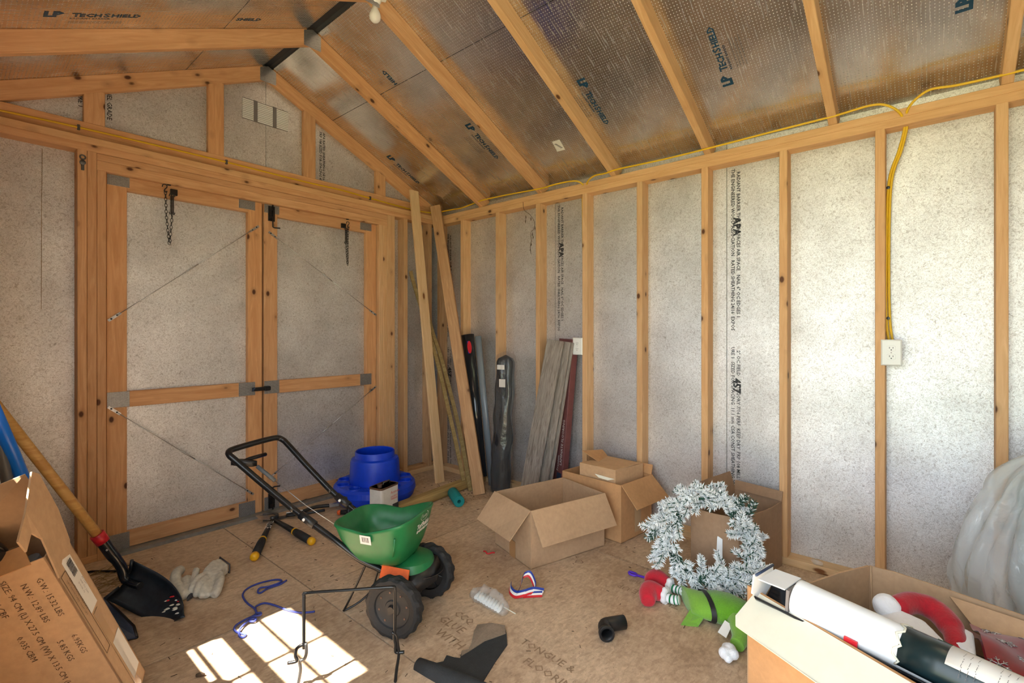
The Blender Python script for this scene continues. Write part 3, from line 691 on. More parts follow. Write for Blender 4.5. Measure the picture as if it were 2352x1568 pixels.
# ------------------------------------------------------------------ lamp holder with bulb
fy = -1.245
lf = thing('lamp_holder', 'white porcelain lamp holder with bare bulb under the ridge', 'light', (-1.495, fy, 2.95))
nd = V((-.12, -.1, -1)).normalized(); nd = V((0, 0, -1)); fc = V((-1.495, fy + .0, 2.955))
obj('base', MB().lathe([(.0001, -.02), (.058, -.02), (.06, -.004), (.056, .004), (.034, .012), (.026, .03), (.022, .034), (.0195, .034), (.019, .02)], fc, 28, nd), 'ceramic', lf)
obj('mount_block', MB().box(fc + V((0, 0, .035)), (.09, .05, .05)), 'pine', lf)
obj('screw', MB().lathe([(.0001, .003), (.004, 0)], fc + V((.04, -.01, -.008)), 8, nd), 'dark_steel', lf)
obj('bulb', MB().lathe([(.013, .02), (.0135, .045), (.016, .058), (.024, .075), (.0295, .09), (.03, .101), (.0265, .114), (.018, .124), (.008, .129), (.0005, .13)], fc, 24, nd), 'bulb_glass', lf)
# dry twig hanging at the plate
tw = thing('dry_root', 'thin dark dried root dangling from the top plate beside a stud', 'twig', (-.1, -1.15, 2.15))
mb = MB().tube(bez([(-.095, -1.09, 2.2), (-.095, -1.10, 2.14), (-.095, -1.16, 2.09), (-.095, -1.2, 2.03), (-.095, -1.19, 1.98), (-.095, -1.165, 1.96), (-.095, -1.17, 1.9), (-.095, -1.16, 1.85), (-.095, -1.165, 1.8)], 5), .0016, 5)
obj('stem', mb, 'bark', tw)
rl = random.Random(3)
for (y, z) in ((-1.115, 2.08), (-1.112, 2.05), (-1.165, 2.06), (-1.205, 1.985), (-1.18, 1.945), (-1.183, 1.92), (-1.165, 1.87), (-1.162, 1.83)):
    obj('root_tip', MB().tube([(-.095, y, z + .018), (-.095, y + rl.uniform(-.004, .004), z), (-.095, y, z - .016)], [.0006, .0035, .0006], 5), 'bark', tw)
# ------------------------------------------------------------------ lawn spreader
SA = V((-1.647, -1.758, 0)); sa = V((.909, .416, 0)).normalized(); sh = V((-.416, .909, 0)).normalized()
def SW(s, w_, z): return SA + sh * s + sa * w_ + V((0, 0, z))
sp = thing('lawn_spreader', 'green two-wheeled lawn spreader with black tube handle', 'spreader', tuple(SA))
def wheel(w0, out, r=.122):
    c = SW(0, w0, r); ax = sa * out; u = V((0, 0, 1)); b = ax.cross(u); N = 56
    def ring(rad, z, lug=0.0, ph=0):
        R = []
        for k in range(N):
            an = 2 * math.pi * (k + ph) / N; rr = rad - (lug if (k % 4) in (0, 1) else 0)
            R.append(c + ax * z + (u * math.cos(an) + b * math.sin(an)) * rr)
        return R
    prof = [ring(.078, -.024), ring(.1, -.028), ring(.113, -.026, .003), ring(r, -.016, .006), ring(r + .001, 0, .004, 1), ring(r, .016, .006, 2), ring(.113, .026, .003, 2), ring(.1, .028), ring(.078, .022), ring(.074, .016)]
    tyre = obj('wheel', MB().loft(prof, True, False, False), 'black_rubber', sp)
    hub = obj('wheel_disc', MB().lathe([(.0001, .018), (.03, .018), (.034, .012), (.07, .012), (.078, .018)], c, 40, tuple(ax)), 'wheel_grey' if out < 0 else 'black_plastic', tyre)
    obj('hub_cap', MB().lathe([(.0001, .03), (.014, .03), (.018, .018)], c, 20, tuple(ax)).lathe([(.02, -.03), (.024, -.012), (.078, -.012)], c, 30, tuple(ax)), 'black_plastic', tyre)
    for k in range(8):
        an = 2 * math.pi * k / 8 + .2; d = u * math.cos(an) + b * math.sin(an)
        obj('spoke', MB().tube([c - ax * .012 + d * .02, c - ax * .014 + d * .078], .005, 6), 'black_plastic', tyre)
        obj('bolt', MB().lathe([(.0001, .003), (.0045, .002), (.005, 0)], c + ax * .012 + d * .062, 8, tuple(ax)), 'rust', tyre)
wheel(-.157, -1); wheel(.157, 1)
obj('axle', MB().tube([SW(0, -.18, .122), SW(0, .2, .122)], .008, 10), 'dark_steel', sp)
obj('gearbox', MB().lathe([(.0001, -.05), (.034, -.05), (.042, -.03), (.042, .03), (.034, .05), (.0001, .05)], SW(0, .03, .126), 24, tuple(sa)).lathe([(.03, 0), (.03, .06), (.02, .09)], SW(.0, .03, .14), 16), 'black_plastic', sp)
obj('impeller', MB().lathe([(.0001, 0), (.085, 0), (.1, .012), (.1, .016), (.084, .006), (.0001, .006)], SW(-.02, .03, .178), 32), 'black_plastic', sp)
# hopper
def hop_ring(z, s0, s1, wf, wb, n=40, front=0.0, inset=0.0, e=.42):
    R = []
    for k in range(n):
        an = 2 * math.pi * k / n; ca, sa_ = math.cos(an), math.sin(an)
        x = math.copysign(abs(ca) ** e, ca); y = math.copysign(abs(sa_) ** e, sa_)
        s = (s0 + s1) / 2 - x * ((s1 - s0) / 2 - inset); f = (s1 - s) / (s1 - s0)
        ww = (wb + (wf - wb) * f - inset) * y
        ff = max(0, (f - .5) / .5); dip = -.010 * math.exp(-((f - .52) / .14) ** 2)
        R.append(SW(s, ww, z + front * (ff ** 1.3) + (dip if front else 0)))
    return R
outer = [hop_ring(.405, -.045, .325, .168, .142, front=.046), hop_ring(.398, -.047, .327, .17, .144, front=.046), hop_ring(.388, -.042, .32, .164, .139, front=.044), hop_ring(.34, -.03, .30, .15, .13, front=.03), hop_ring(.295, -.012, .27, .13, .115, front=.012), hop_ring(.256, .01, .245, .105, .098), hop_ring(.238, .03, .22, .08, .08)]
inner = [hop_ring(.405, -.045, .325, .168, .142, front=.046, inset=.008), hop_ring(.34, -.03, .30, .15, .13, front=.03, inset=.009), hop_ring(.295, -.01, .268, .13, .115, front=.012, inset=.01), hop_ring(.272, .02, .235, .1, .09, inset=.012), hop_ring(.268, .05, .2, .06, .06, inset=.012)]
hp = MB().loft(list(reversed(inner)) + outer, True, True, True)
hop = obj('hopper', hp, 'green_plastic', sp)
fixnorm(hop)
obj('inner_ridge', MB().tube([SW(.17, .02, .275), SW(.12, .03, .292), SW(.07, .05, .275)], [.006, .016, .006], 8).tube([SW(.2, -.03, .274), SW(.17, -.04, .284), SW(.13, -.045, .274)], [.005, .01, .005], 8), 'green_plastic', hop)
obj('agitator_pin', MB().sphere(SW(.085, .02, .285), .006, 8, 6), 'steel', hop)
obj('side_rib', MB().tube([SW(-.005, -.163, .395), SW(.0, -.158, .355), SW(.012, -.147, .315)], .004, 6), 'green_plastic', hop)
obj('skirt', MB().lathe([(.02, .048), (.075, .045), (.098, .032), (.108, .0), (.104, .0), (.09, .028), (.02, .03)], SW(.03, .035, .202), 40), 'green_plastic', hop)
# sticker and lettering
def on_side(s, z): return SW(s, -(.128 + (.150 - .128) * ((.288 - s) / .318)) - .0105 - (z - .34) * .22, z)
stq = [on_side(.158, .39), on_side(.158, .352), on_side(.106, .352), on_side(.106, .39)]
bst = obj('barcode_label', MB().slab(stq, -.001), 'white_label', hop)
xd = (stq[3] - stq[0]).normalized(); yd = (stq[0] - stq[1]).normalized()
bars(stq[1] + xd * .008 + yd * .009 - sa * .0015, xd, yd, .036, .022, 'ink', bst, 8)
fx = sa; fyd = V((0, 0, 1))
def wrap(o):
    # lay flat lettering onto the curved front of the hopper
    for v in o.data.vertices:
        p = v.co - SA; w_ = p.dot(sa); z = p.z; k = (z - .37) / .08
        Wd = .15 + .018 * k; s0 = -.03 - .015 * k; y = min(.995, abs(w_) / Wd); sn0 = y ** (1 / .42); x = max(0, 1 - sn0 * sn0) ** .21
        s = (s0 + .295) / 2 - x * (.295 - s0) / 2 - .0012; v.co = SW(s, w_, z)
    return o
fo = SW(-.05, .03, .40)
wrap(text('Scotts', .02, fo + fyd * .017, fx, fyd, 'white_label', hop, spacing=.9, center=True))
wrap(obj('logo_oval', MB().tube([fo + fyd * .0225 + fx * .034 * math.cos(q) + fyd * .018 * math.sin(q) for q in [2 * math.pi * i / 24 for i in range(24)]], .0012, 5, True), 'white_label', hop))
wrap(text('Turf Builder', .030, fo - fyd * .022, fx, fyd, 'white_label', hop, spacing=.82, center=True, bold=.0006))
wrap(text('EDGEGUARD MINI', .014, fo - fyd * .038, fx, fyd, 'white_label', hop, spacing=.95, center=True, bold=.0008))
obj('deflector', MB().slab([SW(-.03, -.085, .238), SW(-.035, -.115, .18), SW(.10, -.105, .18), SW(.10, -.075, .238)], .006), 'orange_plastic', sp)
obj('deflector', MB().slab([SW(.12, -.06, .17), SW(.12, -.06, .12), SW(.13, -.02, .12), SW(.13, -.02, .17)], .006), 'orange_plastic', sp)
obj('guard', MB().loft([[SW(-.09, .09, .185), SW(.02, .09, .185), SW(.02, .095, .225), SW(-.07, .095, .225)], [SW(-.11, .0, .165), SW(.0, -.02, .165), SW(.0, -.02, .21), SW(-.09, 0, .21)], [SW(-.07, -.09, .15), SW(-.02, -.1, .15), SW(-.02, -.1, .195), SW(-.06, -.09, .195)]], True, True, True), 'black_plastic', sp)
# frame and handle
r_ = .0138
top = [SW(.50, -.128, .445), SW(.66, -.146, .557), SW(.785, -.161, .648), SW(.815, -.162, .668), SW(.833, -.148, .680), SW(.84, -.11, .684), SW(.842, 0, .685), SW(.84, .11, .684), SW(.833, .148, .680), SW(.815, .162, .668), SW(.785, .161, .648), SW(.66, .146, .557), SW(.50, .128, .445)]
obj('handle', MB().tube(bez(top, 6), r_, 12), 'black_paint', sp)
for s in (-1, 1):
    lt = obj('lower_tube', MB().tube(bez([SW(.52, s * .13, .458), SW(.44, s * .124, .41), SW(.33, s * .12, .35), SW(.27, s * .112, .31), SW(.2, s * .085, .25), SW(.12, s * .05, .2), SW(.05, s * .04, .15), SW(0, s * .04, .122)], 5), r_ * .95, 10), 'black_paint', sp)
    obj('joint_sleeve', MB().tube([SW(.47, s * .1255, .428), SW(.40, s * .1225, .389)], r_ * 1.25, 12), 'black_plastic', lt)
    obj('bolt', MB().lathe([(.0001, .006), (.006, .005), (.0075, 0)], SW(.443, -.124 * -s - .014 * (1 if s > 0 else 1), .414) if s < 0 else SW(.443, s * .124 - .014, .414), 10, tuple(-sa)), 'white_plastic', lt)
obj('joint_knob', MB().lathe([(.0001, .0), (.014, 0), (.016, .012), (.008, .02), (.008, .03), (.0001, .03)], SW(.45, .14, .405), 10, tuple(sa)), 'black_plastic', sp)
lev = obj('control_lever', MB().loft([[SW(.80, -.17, .652), SW(.80, -.15, .652), SW(.80, -.15, .628), SW(.80, -.17, .628)], [SW(.765, -.15, .648), SW(.755, -.125, .648), SW(.755, -.125, .618), SW(.765, -.15, .618)], [SW(.735, -.12, .635), SW(.725, -.1, .635), SW(.725, -.1, .612), SW(.735, -.12, .612)]], True, True, True), 'black_plastic', sp)
obj('lever_bar', MB().tube([SW(.765, -.135, .64), SW(.76, -.1, .643), SW(.762, -.01, .64)], [.008, .009, .009], 10), 'black_paint', lev)
obj('rivet', MB().lathe([(.0001, .004), (.006, .003), (.007, 0)], SW(.79, -.165, .655), 8, (0, 0, 1)), 'steel', lev)
obj('cable_sleeve', MB().tube([SW(.72, -.105, .612), SW(.64, -.085, .548)], .0085, 10), 'grey_plastic', lev)
obj('control_wire', MB().tube([SW(.645, -.086, .552), SW(.5, -.06, .445), SW(.30, -.03, .33)], .0016, 5), 'steel', lev)
obj('kickstand', MB().tube(bez([SW(.17, -.065, .262), SW(.24, -.062, .12), SW(.298, -.058, .012), SW(.303, -.056, .006), SW(.296, -.052, .006), SW(.25, -.018, .03), SW(.21, .01, .07), SW(.19, .012, .12), SW(.15, .015, .262)], 4), .0045, 8), 'black_paint', sp)
# ------------------------------------------------------------------ wire stand in front of it
a0 = V((-2.166, -1.814, 0)); a1 = V((-1.935, -2.04, 0)); ad = (a1 - a0)
def ws(t, z, o=0): return a0 + ad * t + V((0, 0, z)) + V((ad.y, -ad.x, 0)).normalized() * o
stn = thing('wire_stand', 'black bent wire stand standing in front of the spreader wheel', 'stand', tuple(a0 + ad * .5))
obj('top_frame', MB().tube(bez([ws(.035, .135), ws(.035, .2), ws(.035, .305), ws(.04, .319), ws(.065, .324), ws(.5, .328), ws(.945, .332), ws(.972, .327), ws(.98, .31), ws(.98, .2), ws(.975, .155), ws(.985, .135), ws(.985, .115), ws(1.0, .105), ws(1.08, .105)], 4), .0055, 8), 'black_paint', stn)
obj('hook', MB().tube(bez([ws(.03, .15), ws(-.03, .14, .004), ws(-.045, .115, .006), ws(-.03, .098, .006), ws(-.12, .095, .01)], 4), .0055, 8), 'black_paint', stn)
obj('leg', MB().tube(bez([ws(.055, .155), ws(.06, .12), ws(.04, .1), ws(-.005, .092), ws(.0, .06), ws(-.03, .004)], 4), .0056, 8), 'dark_steel', stn)
obj('leg', MB().tube(bez([ws(.945, .175), ws(.99, .165), ws(1.01, .13), ws(1.02, .1), ws(1.0, .05), ws(.985, .004)], 4), .0056, 8), 'black_paint', stn)
# ------------------------------------------------------------------ blue poultry feeder
fc = V((-.948, -.42, 0))
fd = thing('poultry_feeder', 'round bright blue plastic feeder with hopper tower and port ring', 'feeder', tuple(fc))
def solid(mb):
    import bmesh
    me = mkmesh(mb, 't'); q = bmesh.new(); q.from_mesh(me); bmesh.ops.remove_doubles(q, verts=q.verts, dist=.0006); bmesh.ops.recalc_face_normals(q, faces=q.faces); q.to_mesh(me); q.free(); return me
bo_ = bpy.data.objects.new('t', solid(MB().lathe([(.0001, 0), (.20, 0), (.235, .02), (.27, .06), (.286, .105), (.28, .14), (.262, .158), (.22, .162), (.17, .155), (.0001, .155)], fc, 64)))
cm_ = MB(); ports = []
for k in range(10):
    an = 2 * math.pi * k / 10 + .35; c = fc + V((math.cos(an) * .222, math.sin(an) * .222, .11)); ports.append(c); cm_.lathe([(.0001, 0), (.037, 0), (.037, .1), (.0001, .1)], c, 20)
co_ = bpy.data.objects.new('t', solid(cm_)); COL.objects.link(bo_); COL.objects.link(co_)
md_ = bo_.modifiers.new('b', 'BOOLEAN'); md_.operation = 'DIFFERENCE'; md_.object = co_; md_.solver = 'EXACT'
dg_ = bpy.context.evaluated_depsgraph_get(); me_ = bpy.data.meshes.new_from_object(bo_.evaluated_get(dg_)); bpy.data.objects.remove(bo_); bpy.data.objects.remove(co_)
me_.name = 'base_bowl'; me_.materials.clear(); me_.materials.append(M['blue_plastic']); me_.polygons.foreach_set('use_smooth', [False] * len(me_.polygons))
bb0 = bpy.data.objects.new('base_bowl', me_); COL.objects.link(bb0); bb0.parent = fd; bb0.location = -fc
obj('tower', MB().lathe([(.176, .12), (.174, .2), (.168, .30), (.162, .318), (.148, .325), (.139, .326), (.137, .332), (.137, .366), (.134, .370), (.129, .366), (.129, .33), (.15, .3), (.155, .15)], fc, 48), 'blue_plastic', fd)
for c in ports: obj('feeding_port', MB().lathe([(.037, .046), (.039, .053), (.042, .054), (.045, .050), (.045, .042)], c, 20), 'blue_plastic', fd)
# ------------------------------------------------------------------ solvent can
cc = V((-1.129, -.793, 0)); cr = Matrix.Rotation(math.radians(14), 3, 'Z')
cn = thing('metal_can', 'white rectangular metal can with rusty lid beside blue feeder', 'can', tuple(cc))
def canr(z, k, e=.25):
    R = []
    for i in range(20):
        an = 2 * math.pi * i / 20; ca, s_ = math.cos(an), math.sin(an)
        R.append(cc + cr @ V((math.copysign(abs(ca) ** e, ca) * .083 * k, math.copysign(abs(s_) ** e, s_) * .053 * k, z)))
    return R
obj('body', MB().loft([canr(0, .98), canr(.004, 1), canr(.236, 1), canr(.24, .985)], True, True, False), 'white_tin', cn)
lid = obj('lid', MB().loft([canr(.232, 1.02), canr(.242, 1.03), canr(.243, .97), canr(.24, .95)], True, True, False), 'rust', cn)
obj('spout', MB().lathe([(.014, 0), (.014, .012), (.016, .013), (.016, .02), (.0001, .02)], cc + cr @ V((-.05, -.01, .24)), 14), 'rust', lid)
obj('handle', MB().tube([cc + cr @ V(p) for p in ((-.01, 0, .242), (-.005, 0, .256), (.05, 0, .258), (.056, 0, .242))], .0045, 6), 'dark_steel', lid)
lab = obj('label_panel', MB().slab([cc + cr @ V(p) for p in ((.0835, -.04, .105), (.0835, .04, .12), (.0835, .04, .02), (.0835, -.04, .02))], -.0008), 'ink', cn)
obj('label_panel', MB().slab([cc + cr @ V(p) for p in ((.02, -.0535, .12), (.075, -.0535, .12), (.075, -.0535, .03), (.02, -.0535, .03))], -.0008), 'ink', cn)
obj('label_panel', MB().slab([cc + cr @ V(p) for p in ((.045, -.0545, .06), (.075, -.0545, .06), (.075, -.0545, .035), (.045, -.0545, .035))], -.0008), 'yellow_plastic', cn)
text('Acetone', .024, cc + cr @ V((.0, -.054, .19)), cr @ V((1, 0, 0)), (0, 0, 1), 'label_red', cn, off=.001)
text('SOLVENT\nTHINNER', .015, cc + cr @ V((.0, -.054, .165)), cr @ V((1, 0, 0)), (0, 0, 1), 'label_red', cn, off=.001)
# ------------------------------------------------------------------ garden cutters
def seg(a, b, t): a = V(a); b = V(b); return a + (b - a) * t
lo = thing('loppers', 'open loppers with black handles and yellow grip ends', 'loppers', (-1.6, -.3, 0))
hd = V((-1.60, -.27, .03))
for (e, nm) in ((V((-1.892, -.728, .022)), 1), (V((-1.592, -.775, .022)), 2)):
    s0 = seg(hd, e, .06)
    h_ = obj('handle', MB().tube([s0, seg(hd, e, .6)], [.013, .017], 10), 'black_plastic', lo)
    obj('grip', MB().tube([seg(hd, e, .58), seg(hd, e, .66), seg(hd, e, .95)], [.019, .022, .022], 12), 'black_rubber', h_)
    obj('end_cap', MB().tube([seg(hd, e, .945), seg(hd, e, .985), seg(hd, e, 1.0), seg(hd, e, 1.01)], [.0225, .0225, .017, .006], 12), 'yellow_plastic', h_)
    obj('band', MB().tube([seg(hd, e, .565), seg(hd, e, .59)], .0205, 12), 'yellow_plastic', h_)
    if nm == 1:
        d = (e - hd).normalized(); text('TLCE', .05, seg(hd, e, .16) + V((-.012, 0, .017)), d, V((-d.y, d.x, 0)), 'white_label', h_, off=.004)
obj('pivot', MB().lathe([(.0001, .012), (.014, .012), (.017, 0)], hd + V((0, 0, .004)), 14).box(hd + V((.012, .01, -.004)), (.07, .03, .014), Matrix.Rotation(.7, 3, 'Z')), 'dark_steel', lo)
obj('blade', MB().loft([[hd + V((-.02, -.01, .004)), hd + V((-.02, -.01, .0)), hd + V((.01, .02, 0)), hd + V((.01, .02, .004))], [hd + V((-.06, .05, .004)), hd + V((-.06, .05, .0)), hd + V((-.01, .07, 0)), hd + V((-.01, .07, .004))], [hd + V((-.055, .12, .004)), hd + V((-.055, .12, .0)), hd + V((-.05, .125, 0)), hd + V((-.05, .125, .004))]], True, True, False), 'steel', lo)
obj('hook_jaw', MB().tube(bez([hd + V((.02, .0, .002)), hd + V((.05, .05, .002)), hd + V((.03, .1, .002)), hd + V((-.01, .12, .002))], 4), [.01] * 6 + [.008] * 4 + [.005] * 3, 8), 'dark_steel', lo)
sh2 = thing('hedge_shears', 'long black garden shears with a silver label lying behind the loppers', 'shears', (-1.35, -.28, 0))
s_a, s_b = V((-1.56, -.225, .02)), V((-1.24, -.335, .03))
obj('handle', MB().tube(bez([s_a + V((.06, -.02, 0)), seg(s_a, s_b, .45), seg(s_a, s_b, .75) + V((0, .02, .006)), s_b + V((.02, .0, 0))], 5), .012, 10), 'black_plastic', sh2)
obj('handle', MB().tube(bez([seg(s_a, s_b, .15) + V((0, -.02, 0)), seg(s_a, s_b, .5) + V((0, -.05, 0)), seg(s_a, s_b, .8) + V((0, -.06, 0))], 5), .009, 8), 'black_plastic', sh2)
d = (s_b - s_a).normalized(); rz = Matrix.Rotation(math.atan2(d.y, d.x), 3, 'Z')
obj('label', MB().box(seg(s_a, s_b, .33) + V((0, 0, .0115)), (.1, .014, .003), rz), 'white_label', sh2)
obj('blade', MB().box(s_a + V((.02, 0, -.012)), (.09, .04, .006), rz).box(s_a + V((-.03, .02, -.012)), (.08, .02, .005), rz), 'dark_steel', sh2)
obj('end_fitting', MB().box(s_b + V((.02, -.005, .004)), (.06, .024, .02), rz), 'steel', sh2)
pr2 = thing('hand_pruners', 'small black pruners with orange handle ends lying beside the blue feeder', 'pruners', (-1.2, -.47, 0))
for (p0, p1, q) in (((-1.245, -.47, .02), (-1.13, -.57, .02), 0), ((-1.20, -.60, .02), (-1.12, -.70, .02), 1)):
    g_ = obj('grip', MB().tube([V(p0), seg(p0, p1, .4), V(p1)], [.014, .018, .014], 10), 'black_rubber', pr2)
    obj('end_cap', MB().tube([V(p0) - (V(p1) - V(p0)).normalized() * .022, V(p0) - (V(p1) - V(p0)).normalized() * .016, V(p0)], [.010, .016, .017], 10), 'orange_plastic', g_)
obj('blade', MB().box((-1.16, -.66, .012), (.1, .04, .01), Matrix.Rotation(-.5, 3, 'Z')), 'steel', pr2)
obj('spring_body', MB().lathe([(.012, 0), (.016, .01), (.016, .04), (.01, .05)], (-1.215, -.52, .0), 12), 'black_plastic', pr2)
# ------------------------------------------------------------------ teal foam tube
ft = V((-.525, -.775, .039)); fe = V((-.628, -.955, .039)); dr = (fe - ft).normalized()
tag(obj('foam_tube', MB().lathe([(.013, 0), (.037, 0), (.039, .004), (.039, (fe - ft).length - .004), (.037, (fe - ft).length), (.013, (fe - ft).length)], ft, 22, tuple(dr), True, True), 'teal_foam'), 'short teal foam tube offcut lying on the floor', 'foam tube')
# ------------------------------------------------------------------ lumber in the corner
LG = 'lumber leaning in the corner'
def lum(label, a, b, w_, t_, wd, mat, name='leaning_board', c0=0, c1=0): return tag(board(name, a, b, w_, t_, wd, mat, None, c0, c1), label, 'board', LG)
lum('clean pale board standing alone before the double stud', (-.345, -.424, .0), (-.367, -.115, 2.41), .089, .019, (1, 0, 0), 'pine_pale')
lum('knotty two-by-four leaning into the room corner', (-.34, -.87, .0), (-.15, -.14, 2.315), .089, .038, (.55, -.8, 0), 'pine_old')
lum('second weathered board directly behind the knotty two-by-four', (-.285, -.83, .0), (-.10, -.11, 2.29), .07, .018, (.55, -.8, 0), 'pine_old')
STRIP_A = [(-.335, -.69, .066), (-.273, -.5, .43), (-.244, -.25, 1.021), (-.316, -.065, 1.599), (-.346, -.045, 1.74)]
STRIP_B = [(-.335, -.765, .0), (-.232, -.53, .429), (-.2, -.30, .93), (-.222, -.17, 1.25), (-.275, -.09, 1.62)]
def strip(label, pts, w_, t_, mat):
    P_ = bez(pts, 6); wd = V((.95, -.3, 0)).normalized(); R = []
    for i, p in enumerate(P_):
        d = (P_[min(i + 1, len(P_) - 1)] - P_[max(i - 1, 0)]).normalized(); x = (wd - d * wd.dot(d)).normalized(); y = d.cross(x)
        R.append([p + x * w_ / 2 * a_ + y * t_ / 2 * b_ for a_, b_ in ((-1, -1), (1, -1), (1, 1), (-1, 1))])
    tag(fixnorm(obj('wood_strip', MB().loft(R, True, True, False), mat)), label, 'board', LG)
strip('thin pale wooden strip leaning highest beside the clean board', STRIP_A, .03, .012, 'treated')
strip('thin greenish treated strip nearest the knotty two-by-four', STRIP_B, .03, .014, 'treated')
tag(board('landscape_timber', (-1.0, -.735, .034), (-.1, -.66, .034), .085, .068, (0, 1, 0), 'treated', None, 0, 0, .016), 'greenish treated timber lying flat before the leaning boards', 'timber')
# ------------------------------------------------------------------ black vinyl channels
gt = thing('vinyl_channel', 'glossy black vinyl channel with a red and blue oval label', 'channel', (-.2, -.7, 0))
def channel(par, b, t, wd, half, depth, mat, th=.004):
    b = V(b); t = V(t); ax = (t - b).normalized(); x = V(wd); x = (x - ax * x.dot(ax)).normalized(); n = x.cross(ax)
    pr = []
    for i in range(13):
        an = math.pi * i / 12; pr.append((math.cos(an) * half, math.sin(an) * depth))
    pin = [(p[0] * (1 - th / half), p[1] * (1 - th / depth)) for p in reversed(pr)]
    ring = lambda c: [c + x * p[0] + n * p[1] for p in pr + pin]
    return fixnorm(obj('channel_body', MB().loft([ring(b), ring(t)], True, True, True), mat, par)), x, n, ax
o_, x_, n_, ax_ = channel(gt, (-.181, -.717, .068), (-.115, -.505, 1.19), (.3, -.95, 0), .062, .045, 'vinyl_black')
tp_ = V((-.115, -.505, 1.19)) - ax_ * .11
sg = -1 if (n_.dot(V((-1, -1, 0))) > 0) else 1
outn = n_
lbq = [tp_ + outn * .0475 + x_ * (.028 + .018 * math.cos(q)) + ax_ * .052 * math.sin(q) for q in [2 * math.pi * i / 20 for i in range(20)]]
obj('label_oval', MB().slab([p - x_ * .010 - outn * .004 for p in lbq], .006, tuple(outn)), 'label_blue', gt); obj('label_oval', MB().slab([p + x_ * .004 - outn * .002 for p in lbq], .006, tuple(outn)), 'label_red', gt)
gt2 = thing('vinyl_channel', 'narrow glossy black strip standing behind the labelled channel', 'channel', (-.1, -.75, 0))
channel(gt2, (-.12, -.79, .0), (-.105, -.62, 1.18), (.3, -.95, 0), .028, .02, 'vinyl_grey')
# ------------------------------------------------------------------ bagged folding chair
bg_ = thing('bagged_roll', 'black folded fabric bundle standing in clear plastic wrap', 'bundle', (-.19, -.95, 0))
bb, bt = V((-.2, -.95, 0)), V((-.15, -.965, 1.07)); by = V((.25, -.97, 0)); bx = V((-.97, -.25, 0))
rb = random.Random(5)
def bundle(k, jit, top, seedoff, z0=.01):
    R = []
    for i in range(40):
        f = i / 39; z = z0 + (top - z0) * f; c = seg(bb, bt, z / 1.07)
        env = (1.02 - .06 * f) * (1 if f < .94 else math.sqrt(max(0.0, 1 - ((f - .94) / .0601) ** 2)) * .98 + .02)
        ring = []
        for q in range(28):
            an = 2 * math.pi * q / 28
            j = 1 + jit * mnoise.noise(V((math.cos(an) * 2.2 + seedoff, math.sin(an) * 2.2, z * 6)))
            ring.append(c + (by * math.cos(an) * .083 + bx * math.sin(an) * .06) * env * k * j)
        R.append(ring)
    return MB().loft(R, True, True, True)
obj('folded_fabric', bundle(.93, .22, 1.04, 3), 'wrapped_black', bg_)
obj('plastic_wrap', bundle(1.08, .22, 1.07, 9), 'clear_plastic', bg_)
obj('paper_tag', MB().box(V((-.215, -.985, .83)), (.004, .05, .06), Matrix.Rotation(.3, 3, 'Z')), 'white_label', bg_)
obj('paper_tag', MB().box(V((-.22, -.975, .95)), (.004, .06, .035), Matrix.Rotation(.3, 3, 'Z')), 'white_label', bg_)
# ------------------------------------------------------------------ flooring planks
FG = 'spare flooring against the wall'
wdp = (V((-.1, -1.486, 1.154)) - V((-.1, -1.326, 1.152)))
def plank(label, a, b, mat, w_=.165, t_=.012, wd=(-.12, -.93, .30), name='flooring_plank'): return tag(board(name, a, b, w_, t_, wd, mat, None, 0, 0, .001), label, 'plank', FG)
plank('front grey wood-look flooring plank leaning on the wall', (-.255, -1.255, .025), (-.118, -1.408, 1.155), 'laminate_grey')
plank('second grey flooring plank tucked behind the front plank', (-.225, -1.315, .02), (-.10, -1.455, 1.15), 'laminate_grey')
plank('third grey flooring plank closest to the mauve carton', (-.20, -1.335, .02), (-.085, -1.47, 1.148), 'laminate_grey')
fb = thing('flooring_carton', 'mauve carton of laminate flooring leaning behind the grey planks', 'carton', (-.12, -1.4, 0))
ca, cb = V((-.10, -1.40, .03)), V((-.04, -1.468, 1.165))
cbd = board('carton_body', ca, cb, .165, .05, (-.3, -.93, .1), 'mauve_carton', fb)
cx = (cb - ca).normalized(); cy = V((-.3, -.93, .1)); cy = (cy - cx * cy.dot(cx)).normalized(); cz = cx.cross(cy)
if cz.x > 0: cz = -cz
ep = lambda f, y_, o=.0005: seg(ca, cb, f) + cy * y_ + cz * (.025 + o)
text('Premium', .03, ep(.18, .035), cx, -cz.cross(cx) if cz.cross(cx).dot(cy) > 0 else cz.cross(cx), 'white_label', fb, off=.002)
text('LAMINATE FLOORING', .032, ep(.22, .068), cx, -cy, 'white_label', fb, off=.003)
obj('barcode_label', MB().slab([ep(.05, .02, .001), ep(.05, .07, .001), ep(.17, .07, .001), ep(.17, .02, .001)], .001), 'blue_steel', fb)
obj('white_label', MB().slab([ep(.47, -.03, .001), ep(.47, .02, .001), ep(.56, .02, .001), ep(.56, -.03, .001)], .001), 'white_label', fb)
